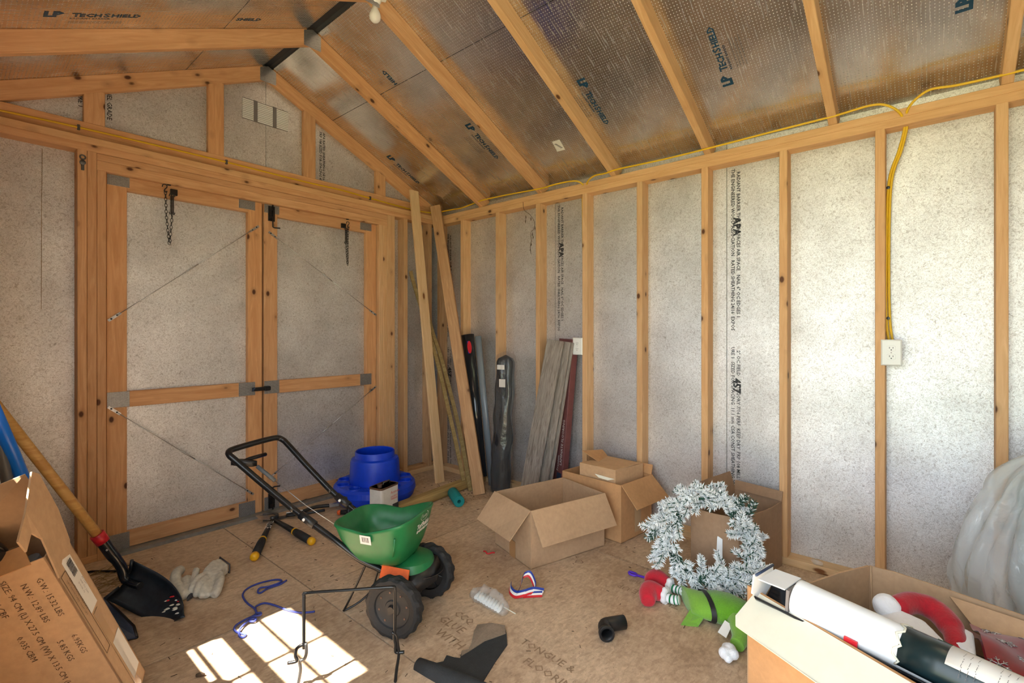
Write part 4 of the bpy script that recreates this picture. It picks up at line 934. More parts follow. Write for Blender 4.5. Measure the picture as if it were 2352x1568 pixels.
# ------------------------------------------------------------------ cartons
def carton(name, label, base, hgt, mat, matin, flaps, th=.005, world_loc=None, bulge=0.0):
    """base: 4 floor corners (counter-clockwise seen from above); flaps: list of (edge, length, angle out from vertical-up in degrees, trim0, trim1)"""
    B = [V((p[0], p[1], 0)) for p in base]; z0 = V((0, 0, base[0][2] if len(base[0]) > 2 else 0)); c = sum(B, V((0, 0, 0))) / 4
    t = thing(name, label, 'box', tuple(c + z0))
    T = [p + V((0, 0, hgt)) + z0 for p in B]; B = [p + z0 for p in B]
    obj('base_panel', MB().slab(B, -th), matin, t)
    for i in range(4):
        j = (i + 1) % 4; d = (B[j] - B[i]).normalized(); n = V((d.y, -d.x, 0))     # outward for ccw
        rows = []
        for (f) in (0, .5, 1):
            row = []
            for g_ in range(7):
                u_ = g_ / 6; off = bulge * math.sin(math.pi * u_) * (.3 + .7 * f)
                row.append(B[i] + (B[j] - B[i]) * u_ + V((0, 0, hgt * f)) + n * off)
            rows.append(row)
        mb = MB(); vs = [p for r in rows for p in r] + [p - n * th for r in rows for p in r]; m = 7; fs = []
        for a_ in range(2):
            for b_ in range(6):
                k = a_ * m + b_; fs.append((k, k + 1, k + m + 1, k + m)); k += 21; fs.append((k, k + m, k + m + 1, k + 1))
        for b_ in range(6): fs.append((14 + b_, 15 + b_, 36 + b_, 35 + b_))
        for a_ in range(2): fs.append((a_ * m, a_ * m + m, a_ * m + m + 21, a_ * m + 21)); fs.append((a_ * m + 6, a_ * m + 27, a_ * m + m + 27, a_ * m + m + 6))
        mb.add(vs, fs); obj('side_panel', mb, mat, t)
    for (i, ln, ang, t0, t1, *mm) in flaps:
        j = (i + 1) % 4; d = (T[j] - T[i]).normalized(); n = V((d.y, -d.x, 0)); a_ = math.radians(ang)
        o = V((0, 0, math.cos(a_))) + n * math.sin(a_); W_ = (T[j] - T[i]).length
        q = [T[i] + n * .001, T[j] + n * .001, T[j] - d * t1 * W_ + o * ln, T[i] + d * t0 * W_ + o * ln]
        fm = MB(); nn = (q[1] - q[0]).cross(q[3] - q[0]).normalized()
        # crease in the middle
        mid0 = (q[0] + q[1]) / 2; mid1 = (q[2] + q[3]) / 2 + nn * .008
        fm.slab([q[0], mid0, mid1, q[3]], th, tuple(nn)); fm.slab([mid0, q[1], q[2], mid1], th, tuple(nn))
        obj('flap', fm, mm[0] if mm else mat, t)
    return t, B, T
b1, B1, T1 = carton('open_carton', 'large empty open cardboard box with two flaps folded outward', [(-1.002, -1.889), (-.509, -2.03), (-.412, -1.678), (-.893, -1.54)], .30, 'cardboard', 'cardboard_inside', [(0, .18, 152, .02, -.02), (3, .18, 140, .0, .05)])
obj('tape_strip', MB().slab([B1[0] + (B1[3] - B1[0]) * .40 + V((-.003, -.001, .0)), B1[0] + (B1[3] - B1[0]) * .56 + V((-.003, -.001, .0)), B1[0] + (B1[3] - B1[0]) * .56 + V((-.003, -.001, .09)), B1[0] + (B1[3] - B1[0]) * .40 + V((-.003, -.001, .09))], .0008), 'tape', b1)
b2, B2, T2 = carton('open_carton', 'tall orange-brown box holding a smaller closed carton', [(-.425, -2.09), (-.108, -2.128), (-.10, -1.70), (-.394, -1.66)], .335, 'cardboard_warm', 'cardboard_inside', [(0, .155, 140, .03, -.08), (1, .06, 20, 0, 0)])
obj('tape_strip', MB().slab([seg(B2[0], B2[1], .42) + V((0, -.003, .03)), seg(B2[0], B2[1], .62) + V((0, -.003, .03)), seg(B2[0], B2[1], .62) + V((0, -.003, .18)), seg(B2[0], B2[1], .42) + V((0, -.003, .18))], .0008), 'tape_clear', b2)
sb = thing('small_carton', 'small closed carton sitting inside the tall orange-brown box', 'box', (-.26, -1.92, .25))
q4 = [V((-.39, -2.035, 0)), V((-.135, -2.085, 0)), V((-.12, -1.83, 0)), V((-.378, -1.78, 0))]
tl = V((0, 0, 0))
obj('body', MB().slab([p + V((0, 0, .404)) for p in q4], .25, (0, 0, 1)), 'cardboard_tan', sb)
obj('top_flap', MB().slab([q4[0] + V((0, 0, .4055)), q4[1] + V((-.03, .005, .412)), seg(q4[1], q4[2], .52) + V((-.03, 0, .4055)), seg(q4[0], q4[3], .52) + V((0, 0, .4055))], .003, (0, 0, 1)), 'cardboard_tan', sb)
obj('raised_flap', MB().slab([seg(q4[0], q4[3], .7) + V((.1, .0, .404)), q4[2] + V((0, 0, .404)), q4[2] + V((0, .04, .44)), q4[3] + V((.09, .04, .455))], .003, (0, -.6, .8)), 'cardboard_warm', sb)
tag(obj('paper_scrap', MB().slab([(-.404, -1.93, .345), (-.402, -1.99, .34), (-.392, -2.03, .352), (-.40, -1.9, .362)], .002, (-1, 0, .3)), 'offwhite'), 'cream paper scrap poking out beside the small carton', 'paper')
b3, B3, T3 = carton('open_carton', 'crumpled brown box leaning open behind the snowy wreath', [(-.505, -2.75), (-.115, -2.85), (-.06, -2.60), (-.50, -2.52)], .335, 'cardboard_dark', 'cardboard_inside', [(2, .1, 10, 0.05, 0.05), (1, .05, 15, 0, 0)], bulge=.02)
obj('tape_strip', MB().slab([seg(T3[2], T3[3], .25) + V((-.0, -.012, -.02)), seg(T3[2], T3[3], .5) + V((-.0, -.012, -.02)), seg(T3[2], T3[3], .5) + V((0, -.012, -.06)), seg(T3[2], T3[3], .25) + V((0, -.012, -.06))], .001), 'tape_clear', b3)
tag(obj('paper_sheet', MB().slab([(-.517, -2.645, .01), (-.52, -2.68, .01), (-.52, -2.68, .22), (-.517, -2.655, .23)], .002), 'roll_white'), 'white paper sheet propped between the wreath and the crumpled box', 'paper')
# ------------------------------------------------------------------ wreath
wc = V((-.625, -2.645, .248)); up = V((.27, .10, .957)).normalized(); wn_ = V((-1, -.37, 0)); wn_ = (wn_ - up * wn_.dot(up)).normalized(); rt_ = up.cross(wn_).normalized()
wt = thing('wreath', 'snow-flocked artificial pine wreath propped against the crumpled box', 'wreath', (-.7, -2.66, 0))
ring = [wc + (rt_ * math.cos(q) + up * math.sin(q)) * .178 for q in [2 * math.pi * i / 48 for i in range(48)]]
obj('wire_ring', MB().tube(ring, .006, 6, True), 'needle_green', wt)
rw = random.Random(11); NS = 150
tips = []
for i in range(NS):
    an = 2 * math.pi * i / NS + rw.uniform(-.05, .05); rad = (rt_ * math.cos(an) + up * math.sin(an)); tan = (-rt_ * math.sin(an) + up * math.cos(an))
    inout = 1 if i % 5 > 1 else -1
    d = (rad * inout * rw.uniform(.25, .9) + tan * rw.uniform(.4, 1.1) + wn_ * rw.uniform(-.1, .55)).normalized()
    st = wc + rad * rw.uniform(.15, .21) + wn_ * rw.uniform(-.02, .05); ln = rw.uniform(.055, .085) * (1 if inout > 0 else .7)
    tips.append((st, d, ln))
for (an, ln) in ((math.radians(-100), .085), (math.radians(-62), .1), (math.radians(15), .1), (math.radians(178), .1), (math.radians(205), .1), (math.radians(-28), .13), (math.radians(52), .1)):
    rad = (rt_ * math.cos(an) + up * math.sin(an)); inward = an in (math.radians(-100), math.radians(-62), math.radians(15))
    tips.append((wc + rad * .18, ((rad * (-1 if inward else 1)) + wn_ * .25).normalized(), ln))
for (st, d, ln) in tips:
    sn_ = MB(); gr = MB(); n_need = int(ln * 1900)
    s2 = d.orthogonal().normalized(); t2 = d.cross(s2)
    bend = V((rw.uniform(-1, 1), rw.uniform(-1, 1), rw.uniform(-1, 1))) * .02
    core = [st + d * ln * f + bend * f * f for f in (0, .5, 1)]
    gr.tube(core, .0022, 4)
    green = rw.random() < .1
    for k in range(n_need):
        f = rw.random() ** .8; p = st + d * ln * f + bend * f * f; a_ = rw.uniform(0, 2 * math.pi)
        nd_ = ((s2 * math.cos(a_) + t2 * math.sin(a_)) + d * rw.uniform(.35, .95)).normalized(); L_ = rw.uniform(.020, .034) * (1 if f < .85 else .75)
        e = p + nd_ * L_; sd = nd_.orthogonal().normalized() * .0021; sd2 = nd_.cross(sd).normalized() * .0021
        tgt = gr if (rw.random() < (.7 if green else .1)) else sn_
        m_ = p + nd_ * L_ * .6
        tgt.add([p, m_ + sd, m_ + sd2, m_ - sd, m_ - sd2, e], [(0, 2, 1), (0, 3, 2), (0, 4, 3), (0, 1, 4), (5, 1, 2), (5, 2, 3), (5, 3, 4), (5, 4, 1)])
    sgm = obj('sprig', sn_, 'needle_snow', wt); sgm['kind'] = 'stuff'
    g3 = obj('bare_needles', gr, 'needle_green', sgm); g3['kind'] = 'stuff'
# ------------------------------------------------------------------ long printed carton leaning by the window
E0 = V((-2.512, -1.51, .06)); bl = V((-.357, -.062, .932)).normalized(); bm = V((.355, .914, .196)); bm = (bm - bl * bm.dot(bl)).normalized(); bn = bl.cross(bm)
lc = thing('printed_carton', 'long leaning brown carton printed with weight and size lettering', 'box', (-2.6, -1.5, 0))
def LC(t, m_, n_): return E0 + bl * t - bm * (.135 - m_) + bn * n_      # m_: 0 printed face .. .135 back; n_: 0 side edge .. .275
t0, t1 = .06, .63
def lpanel(q, mat, nm='side_panel', th=.004): return obj(nm, MB().slab(q, th), mat, lc)
lpanel([LC(t0, 0, 0), LC(t1, 0, 0), LC(t1, 0, .275), LC(t0, 0, .275)], 'cardboard_tan', 'printed_panel')
lpanel([LC(t0, .135, 0), LC(t1, .135, 0), LC(t1, 0, 0), LC(t0, 0, 0)], 'cardboard')
lpanel([LC(t0, .135, .275), LC(t1, .135, .275), LC(t1, .135, 0), LC(t0, .135, 0)], 'cardboard'); lpanel([LC(t0, 0, .275), LC(t1, 0, .275), LC(t1, .135, .275), LC(t0, .135, .275)], 'cardboard')
lpanel([LC(t0, 0, 0), LC(t0, 0, .275), LC(t0, .135, .275), LC(t0, .135, 0)], 'cardboard', 'base_panel')
# torn flaps
lpanel([LC(t1 - .04, .137, -.002), LC(t1 + .06, .142, -.012), LC(t1 + .19, .105, -.03), LC(t1 + .212, .075, -.032), LC(t1 + .15, -.03, -.028), LC(t1 + .11, -.10, -.02), LC(t1 + .07, -.085, -.016), LC(t1 + .09, -.03, -.016), LC(t1 + .05, .005, -.012), LC(t1 - .07, -.006, -.006), LC(t1 - .05, .05, -.004), LC(t1 - .065, .10, -.003)], 'cardboard', 'torn_flap')
lpanel([LC(t1, .135, .275), LC(t1, .135, .0), LC(t1 + .20, .11, .0), LC(t1 + .16, .16, .275)], 'cardboard', 'torn_flap')
lpanel([LC(t1 - .005, -.004, .03), LC(t1 - .005, -.004, .275), LC(t1 + .03, .05, .275), LC(t1 + .03, .05, .05)], 'cardboard_warm', 'torn_flap')
text('G.W.: 15.32 LBS', .0195, LC(t1 - .05, 0, .040), -bl, -bn, 'ink_brown', lc, off=.0015)
text('6.95KGS', .0195, LC(t1 - .25, 0, .040), -bl, -bn, 'ink_brown', lc, off=.0015)
text('N.W.: 12.89 LBS', .0195, LC(t1 - .05, 0, .072), -bl, -bn, 'ink_brown', lc, off=.0015)
text('5.85 KGS', .0195, LC(t1 - .25, 0, .072), -bl, -bn, 'ink_brown', lc, off=.0015)
text('SIZE: 94 CM (L) X 27.5 CM (W) X 13.5 CM (H)', .0195, LC(t1 - .02, 0, .104), -bl, -bn, 'ink_brown', lc, off=.0015)
text('1.24 CBF', .0195, LC(t1 - .05, 0, .136), -bl, -bn, 'ink_brown', lc, off=.0015)
text('0.035 CBM', .0195, LC(t1 - .19, 0, .136), -bl, -bn, 'ink_brown', lc, off=.0015)
def side(t, m_, o=.0015): return LC(t, m_, -o)
sl_ = obj('shipping_label', MB().slab([side(t1 - .03, .10), side(t1 - .03, .045), side(t1 - .24, .045), side(t1 - .24, .10)], -.0008, tuple(bn)), 'white_label', lc)
bars(side(t1 - .07, .06, .003), -bl, bm, .05, .03, 'ink', sl_, 11)
for i, s_ in enumerate(('A7 2241', 'SHIP TO 2241', 'DOCK 12')): text(s_, .009, side(t1 - .14, .088 - .014 * i, .003), -bl, bm, 'ink_grey', sl_)
text('CAUTION: HEAVY', .014, side(t1 - .1, .03, .003), -bl, bm, 'ink_brown', lc); text('LIFT WITH CARE TEAM LIFT', .010, side(t1 - .1, .016, .003), -bl, bm, 'ink_brown', lc)
fr_ = MB()
for (a_, b_, c_, d_) in ((t1 - .08, .042, t1 - .36, .042), (t1 - .08, .010, t1 - .36, .010), (t1 - .08, .010, t1 - .08, .042), (t1 - .36, .010, t1 - .36, .042)): fr_.tube([side(a_, b_, .001), side(c_, d_, .001)], .0007, 4)
obj('printed_frame', fr_, 'ink_brown', lc)['kind'] = 'stuff'
obj('tape_strip', MB().slab([side(t1 - .25, .085), side(t1 - .25, .05), side(t0 + .01, .05), side(t0 + .01, .085)], -.0006, tuple(bn)), 'tape_clear', lc)
obj('shipping_label', MB().slab([side(t0 + .2, .125), side(t0 + .2, .06), side(t0 + .05, .06), side(t0 + .05, .125)], -.0009, tuple(bn)), 'white_label', lc)
bk = thing('black_grip', 'rounded black plastic piece showing in the torn carton top', 'handle', tuple(LC(t1 - .1, .07, .16)))
obj('grip_body', MB().tube(bez([LC(t1 - .35, .065, .13), LC(t1 - .05, .062, .13), LC(t1 + .04, .05, .12), LC(t1 + .055, .045, .15), LC(t1 + .03, .05, .24)], 6), .036, 14), 'black_gloss', bk)
obj('grip_lip', MB().tube([LC(t1 - .1, .055, .05), LC(t1 - .01, .045, .05)], .02, 10), 'grey_plastic', bk)
# ------------------------------------------------------------------ round-point shovel
sv = thing('round_shovel', 'round-point shovel with yellow wooden handle and red collar', 'shovel', (-2.4, -.8, 0))
so_, st_ = V((-2.516, -.712, .315)), V((-2.955, -.70, 1.175))
obj('handle', MB().tube([so_, seg(so_, st_, .5), st_], .0195, 14), 'ash_handle', sv)
obj('collar', MB().tube([so_ + (so_ - st_).normalized() * .015, so_ + (st_ - so_).normalized() * .03], [.0255, .0265], 16), 'red_paint', sv)
nk = V((-2.432, -.735, .115)); tipp = V((-2.297, -1.052, .012))
obj('socket', MB().tube(bez([so_ - (st_ - so_).normalized() * .01, V((-2.487, -.715, .255)), V((-2.45, -.722, .18)), nk, nk + (tipp - nk) * .25 + V((0, 0, .012))], 5), [.0235] * 8 + [.021] * 8 + [.016] * 5, 12), 'black_gloss', sv)
obj('rivet', MB().sphere(V((-2.50, -.735, .27)), .005, 8, 6), 'steel', sv)
ta = (tipp - nk).normalized(); tw_ = V((.5, .14, .86)); tw_ = (tw_ - ta * tw_.dot(ta)).normalized(); tn = tw_.cross(ta)
if tn.z < 0: tn = -tn
Rw = []
for i in range(13):
    f = i / 12; hw = .082 * (1 if f < .3 else math.sqrt(max(0, 1 - ((f - .3) / .703) ** 2)) ** 1.15); hw = max(hw, .004); c = nk + (tipp - nk) * f - tn * (.035 * math.sin(math.pi * f) * .8)
    row = []
    for k in range(11):
        y = (k - 5) / 5; row.append(c + tw_ * y * hw + tn * (.04 * y * y * (1 - .6 * f) + (.010 * math.exp(-(y / .2) ** 2) * (1 - f))))
    Rw.append(row)
bmx = MB(); vs = [p for r in Rw for p in r] + [p - tn * .003 for r in Rw for p in r]; fs = []
for i in range(12):
    for k in range(10):
        a_ = i * 11 + k; fs.append((a_, a_ + 1, a_ + 12, a_ + 11)); a_ += 143; fs.append((a_, a_ + 11, a_ + 12, a_ + 1))
for i in range(12):
    a_ = i * 11; fs.append((a_, a_ + 11, a_ + 154, a_ + 143)); a_ += 10; fs.append((a_, a_ + 143, a_ + 154, a_ + 11))
for k in range(10): fs.append((k, k + 143, k + 144, k + 1)); fs.append((132 + k, 133 + k, 276 + k, 275 + k))
bmx.add(vs, fs, True); bd = obj('blade', bmx, 'shovel_steel', sv)
obj('step_edge', MB().tube([Rw[0][0] + tn * .004, Rw[0][3] + tn * .004], .007, 8), 'shovel_steel', bd); obj('step_edge', MB().tube([Rw[0][7] + tn * .004, Rw[0][10] + tn * .004], .007, 8), 'shovel_steel', bd)
rs = random.Random(21)
for k in range(16):
    i = rs.choice((8, 9, 10)); q = rs.choice((4, 5, 6, 7)); c = Rw[i][q] + tn * .003 + tw_ * rs.uniform(-.02, .02) + ta * rs.uniform(-.015, .015)
    obj('label_residue', MB().sphere(tuple(c), (rs.uniform(.006, .013), rs.uniform(.005, .010), .0025), 6, 4, .3), rs.choice(('offwhite', 'offwhite', 'white_label', 'ribbon_red')), bd)
# ------------------------------------------------------------------ flat shovel with blue pole, second pole
fs_ = thing('flat_shovel', 'worn flat shovel with a bright blue pole behind the carton', 'shovel', (-2.5, -.8, 0))
obj('pole', MB().tube([(-2.60, -.60, .07), (-2.812, -1.094, .811), (-2.905, -1.29, 1.12)], .0205, 14), 'blue_pole', fs_)
obj('blade', MB().slab([(-2.62, -.70, .10), (-2.50, -.72, .05), (-2.455, -.98, .012), (-2.462, -1.06, .004), (-2.60, -1.05, .03)], .004), 'blue_steel', fs_)
obj('blade_edge', MB().tube([(-2.50, -.72, .052), (-2.455, -.98, .014), (-2.462, -1.06, .006)], .006, 6), 'black_paint', fs_)
obj('ferrule', MB().tube([(-2.55, -.72, .07), (-2.59, -.63, .08), (-2.61, -.61, .1)], [.012, .02, .022], 10), 'shovel_steel', fs_)
tag(obj('grey_pole', MB().tube([(-2.70, -.75, .0), (-2.845, -1.12, .86), (-2.895, -1.24, 1.14)], .016, 12).tube([(-2.845, -1.12, .86), (-2.895, -1.24, 1.14)], .019, 12), 'grey_plastic'), 'dark grey pole leaning beside the blue pole', 'pole')
rk = thing('spring_rake', 'black spring-tine hand rake lying behind the carton', 'rake', (-2.48, -.7, 0))
for k in range(8):
    a_ = -.5 + k * .14; obj('tine', MB().tube(bez([(-2.52, -.66, .035), (-2.52 + .05 * math.cos(a_), -.66 - .08 * math.sin(a_ + 1.2), .035), (-2.5 + .09 * math.cos(a_), -.67 - .13 * math.sin(a_ + 1.2), .006)], 3), .003, 5), 'black_paint', rk)
obj('shaft', MB().tube(bez([(-2.52, -.66, .035), (-2.56, -.6, .03), (-2.63, -.55, .025), (-2.8, -.5, .02)], 4), .006, 8), 'black_paint', rk)
tag(obj('thin_rod', MB().tube([(-2.66, -.15, .008), (-2.473, -.235, .008), (-2.37, -.35, .008), (-2.33, -.37, .012)], .006, 8), 'black_paint'), 'thin black metal rod lying on the floor by the door post', 'rod')
gs = MB(); rg_ = random.Random(8)
for k in range(70):
    x, y = rg_.uniform(-2.56, -2.36), rg_.uniform(-.56, -.26); a_ = rg_.uniform(-.6, .6); l_ = rg_.uniform(.04, .12)
    gs.tube([(x, y, .004), (x + l_ * .5 * math.cos(a_), y + l_ * .5 * math.sin(a_), rg_.uniform(.008, .03)), (x + l_ * math.cos(a_), y + l_ * math.sin(a_), .004)], .0011, 4)
so2 = obj('dry_straw', gs, 'straw'); so2['kind'] = 'stuff'; tag(so2, 'scattered dry straw on the floor behind the carton', 'straw')
# ------------------------------------------------------------------ gloves
def remesh(o, vox, it=4):
    m = o.modifiers.new('remesh', 'REMESH'); m.mode = 'VOXEL'; m.voxel_size = vox; m.use_smooth_shade = True
    s_ = o.modifiers.new('smooth', 'SMOOTH'); s_.factor = .5; s_.iterations = it; return o
GG = 'work gloves dropped on the floor'
g1 = thing('work_glove', 'off-white leather work glove with one thumb pointing toward the floor rope', 'glove', (-2.1, -.82, 0), GG)
mb = MB().loft([[V((x, y, z)) for (x, y, z) in ring] for ring in [
    [(-2.045, -.70, .01), (-2.03, -.77, .006), (-2.03, -.77, .05), (-2.045, -.70, .065)], [(-2.085, -.715, .006), (-2.068, -.80, .006), (-2.068, -.80, .055), (-2.085, -.715, .075)],
    [(-2.13, -.76, .006), (-2.10, -.87, .006), (-2.10, -.87, .045), (-2.13, -.76, .07)], [(-2.165, -.80, .006), (-2.14, -.88, .006), (-2.14, -.88, .04), (-2.165, -.80, .05)]]], True, True, True)
for (a_, b_, c_) in (((-2.14, -.79, .045), (-2.19, -.83, .05), (-2.225, -.875, .02)), ((-2.14, -.815, .04), (-2.185, -.865, .045), (-2.215, -.915, .016)), ((-2.135, -.845, .03), (-2.175, -.89, .035), (-2.20, -.94, .014)), ((-2.13, -.865, .02), (-2.16, -.905, .024), (-2.185, -.945, .012))):
    mb.tube(bez([a_, b_, c_], 4), [.018] * 5 + [.0165] * 3 + [.011], 8)
mb.tube(bez([(-2.085, -.82, .035), (-2.11, -.89, .035), (-2.14, -.945, .02), (-2.16, -.965, .014)], 3), [.022] * 4 + [.021] * 4 + [.02, .014], 8)
remesh(obj('leather_body', mb, 'glove_leather', g1), .0045, 3)
obj('cuff_edge', MB().tube([(-2.043, -.695, .012), (-2.026, -.775, .008), (-2.026, -.775, .05), (-2.043, -.695, .068)], .004, 6, True), 'glove_dark', g1)
g2_ = thing('work_glove', 'off-white leather work glove curled open beside the shovel tip', 'glove', (-2.22, -.78, 0), GG)
mb = MB()
for (pts_, r0) in (([(-2.205, -.655, .05), (-2.235, -.70, .055), (-2.25, -.76, .04), (-2.252, -.83, .025), (-2.25, -.885, .016)], .024), ([(-2.25, -.70, .03), (-2.262, -.76, .028), (-2.262, -.84, .02)], .02), ([(-2.16, -.735, .06), (-2.18, -.78, .05), (-2.205, -.83, .03), (-2.24, -.88, .016)], .016), ([(-2.195, -.72, .02), (-2.215, -.79, .02), (-2.24, -.87, .014)], .026)):
    P_ = bez(pts_, 5); mb.tube(P_, [r0] * (len(P_) - 2) + [r0 * .8, r0 * .45], 8)
remesh(obj('leather_body', mb, 'glove_leather', g2_), .0045, 3)
obj('lining', MB().tube(bez([(-2.158, -.725, .045), (-2.172, -.785, .03), (-2.20, -.84, .016), (-2.245, -.905, .008)], 5), [.012] * 14 + [.006, .004], 8), 'glove_dark', g2_)
# ------------------------------------------------------------------ blue rope
rp_ = [(-1.87, -1.058), (-1.908, -1.073), (-1.961, -1.067), (-2.0, -1.082), (-2.006, -1.063), (-1.987, -1.042), (-1.958, -1.059), (-1.911, -1.063), (-1.887, -1.044), (-1.895, -1.018), (-1.928, -0.997), (-1.979, -0.985), (-2.027, -0.996), (-2.06, -1.033), (-2.072, -1.081), (-2.076, -1.136), (-2.073, -1.197), (-2.087, -1.246), (-2.134, -1.254), (-2.169, -1.265), (-2.187, -1.286), (-2.19, -1.315), (-2.181, -1.341), (-2.173, -1.366), (-2.185, -1.376), (-2.192, -1.353), (-2.175, -1.316), (-2.141, -1.289), (-2.121, -1.278), (-2.103, -1.29), (-2.116, -1.305), (-2.13, -1.285), (-2.109, -1.265), (-2.082, -1.278), (-2.073, -1.262), (-2.084, -1.25), (-2.073, -1.206), (-2.054, -1.182), (-2.025, -1.186), (-2.003, -1.24), (-1.983, -1.321), (-1.959, -1.375), (-1.931, -1.404), (-1.911, -1.418)]
tag(obj('rope', MB().tube(bez([(x, y, .0045 + (.006 if 26 <= i <= 36 else 0) + (.004 if i in (5, 6, 7) else 0)) for i, (x, y) in enumerate(rp_)], 4), .0042, 7), 'blue_rope'), 'knotted blue rope lying on the floor', 'rope')
# ------------------------------------------------------------------ small things on the floor
def ribbon_strip(pts, wv, mats, par):
    P_ = bez(pts, 5); n = len(mats)
    for k, mt in enumerate(mats):
        vs = []; fs = []
        for p in P_: vs += [p + V(wv) * (k / n), p + V(wv) * ((k + 1) / n)]
        vs2 = vs + [v - V((.0, .001, .001)) for v in vs]; m_ = len(vs)
        for i in range(len(P_) - 1): fs += [(2 * i, 2 * i + 1, 2 * i + 3, 2 * i + 2), (m_ + 2 * i, m_ + 2 * i + 2, m_ + 2 * i + 3, m_ + 2 * i + 1)]
        obj('stripe', MB().add(vs2, fs, True), mt, par)
rbn = thing('ribbon', 'crumpled red white and blue medal ribbon on the floor', 'ribbon', (-1.2, -2.0, 0))
c5 = ['ribbon_red', 'ribbon_white', 'ribbon_blue']
ribbon_strip([(-1.212, -1.925, .002), (-1.25, -1.96, .003), (-1.262, -2.0, .002), (-1.245, -2.03, .01), (-1.20, -2.05, .012), (-1.165, -2.085, .003)], (.026, .008, .022), c5, rbn)
ribbon_strip([(-1.262, -2.005, .002), (-1.215, -1.99, .02), (-1.165, -1.965, .04), (-1.14, -1.985, .045), (-1.16, -2.03, .02), (-1.19, -2.05, .002)], (.018, .0, .024), c5, rbn)
ribbon_strip([(-1.235, -2.03, .002), (-1.2, -2.065, .004), (-1.172, -2.09, .003)], (.018, .012, .016), c5, rbn)
tag(obj('ribbon_scrap', MB().tube(bez([(-1.011, -1.562, .003), (-1.014, -1.58, .008), (-1.019, -1.6, .003), (-.995, -1.615, .006), (-.986, -1.622, .003)], 4), [.004] * 17, 5), 'ribbon_red'), 'small red twisted scrap lying before the open box', 'scrap')
pb_ = thing('parts_bag', 'small clear plastic bag holding white plastic anchors', 'bag', (-1.37, -1.95, 0))
Rg = []
for i in range(15):
    f = i / 14; c = seg((-1.375, -1.845, .0), (-1.385, -2.06, .0), f); hw = .05 * (math.sin(math.pi * (.08 + .84 * f)) ** .5); hh = .036 * (math.sin(math.pi * (.08 + .84 * f)) ** .6)
    Rg.append([c + V((.99, .1, 0)) * hw * math.cos(q) * (1 + .25 * mnoise.noise(V((f * 6, q, 1)))) + V((0, 0, hh * (1 + math.sin(q)) * (1 + .4 * mnoise.noise(V((f * 7, q * 1.3, 5)))) + .001)) for q in [2 * math.pi * k / 16 for k in range(16)]])
obj('film', MB().loft(Rg, True, True, True), 'small_bag', pb_)
for k in range(9): 
    f = .15 + k * .09; c = seg((-1.375, -1.85, .02), (-1.39, -2.055, .02), f); obj('anchor', MB().tube([c + V((-.022, -.006, 0)), c, c + V((.022, .006, .006))], [.008, .0095, .006], 8), 'white_plastic', pb_)
obj('pin', MB().tube([(-1.37, -2.02, .02), (-1.355, -2.088, .004)], .002, 5), 'offwhite', pb_)
ebw = thing('pipe_elbow', 'short black plastic pipe elbow lying on the floor', 'pipe', (-1.23, -2.46, 0))
ea, ec, eb = V((-1.268, -2.482, .033)), V((-1.222, -2.442, .033)), V((-1.148, -2.493, .033))
def pipe(P_, r0, r1):
    m_ = MB().tube(P_, r0, 18, False, False); n = len(m_.v); m2 = MB().tube(P_, r1, 18, False, False)
    m_.add(m2.v, [tuple(reversed(f)) for f in m2.f], True); k = 18
    for a_ in (0, n - k): m_.add([], []); 
    for q in range(k):
        m_.f.append((q, (q + 1) % k, n + (q + 1) % k, n + q)); m_.sm.append(False)
        o_ = n - k; m_.f.append((o_ + q, n + o_ + q, n + o_ + (q + 1) % k, o_ + (q + 1) % k)); m_.sm.append(False)
    return m_
fixnorm(obj('pipe_body', pipe([ea, seg(ea, ec, .55)] + bez([seg(ea, ec, .6), ec + V((.002, -.004, 0)), seg(ec, eb, .3)], 5) + [seg(ec, eb, .4), eb], .027, .023), 'black_plastic', ebw))
fixnorm(obj('collar', pipe([ea, seg(ea, ec, .3)], .031, .024), 'black_plastic', ebw))
# rubber mat piece
mt_ = thing('rubber_mat', 'torn black rubber mat piece with a rolled edge', 'mat', (-1.65, -2.15, 0))
mq = [(-1.527, -2.027), (-1.49, -2.07), (-1.457, -2.116), (-1.485, -2.15), (-1.534, -2.197), (-1.64, -2.23), (-1.742, -2.267), (-1.85, -2.26), (-1.83, -2.168), (-1.787, -2.07), (-1.762, -2.085), (-1.731, -2.068), (-1.72, -2.10), (-1.709, -2.118), (-1.68, -2.095), (-1.655, -2.11), (-1.624, -2.093), (-1.57, -2.05)]
obj('mat_sheet', MB().slab([(x, y, .006) for x, y in mq], .005, (0, 0, 1)), 'mat_black', mt_)
obj('worn_backing', MB().slab([(-1.527, -2.027, .012), (-1.49, -2.07, .02), (-1.457, -2.116, .012), (-1.49, -2.15, .008), (-1.58, -2.12, .0085), (-1.66, -2.118, .0085), (-1.70, -2.115, .0085), (-1.68, -2.095, .009), (-1.655, -2.108, .009), (-1.624, -2.092, .01), (-1.57, -2.05, .014)], .002, (0, 0, 1)), 'mat_back', mt_)
rollp = []
for i in range(14):
    a_ = i / 13 * math.pi * 1.35; rollp.append((math.cos(a_) * .03, math.sin(a_) * .03))
ra, rbk = V((-1.845, -2.03, .0)), V((-1.80, -2.32, .0)); rx = V((.99, .12, 0))
rr = [[c + rx * (.012 + p[0] * k) + V((0, 0, .004 + p[1] * k)) for p in rollp] + [c + rx * (.012 + p[0] * .9 * k) + V((0, 0, .003 + p[1] * .88 * k)) for p in reversed(rollp)] for (c, k) in ((ra, .8), (seg(ra, rbk, .25), 1.0), (seg(ra, rbk, .6), 1.2), (rbk, 1.3))]
fixnorm(obj('rolled_edge', MB().loft(rr, True, True, True), 'mat_black', mt_))
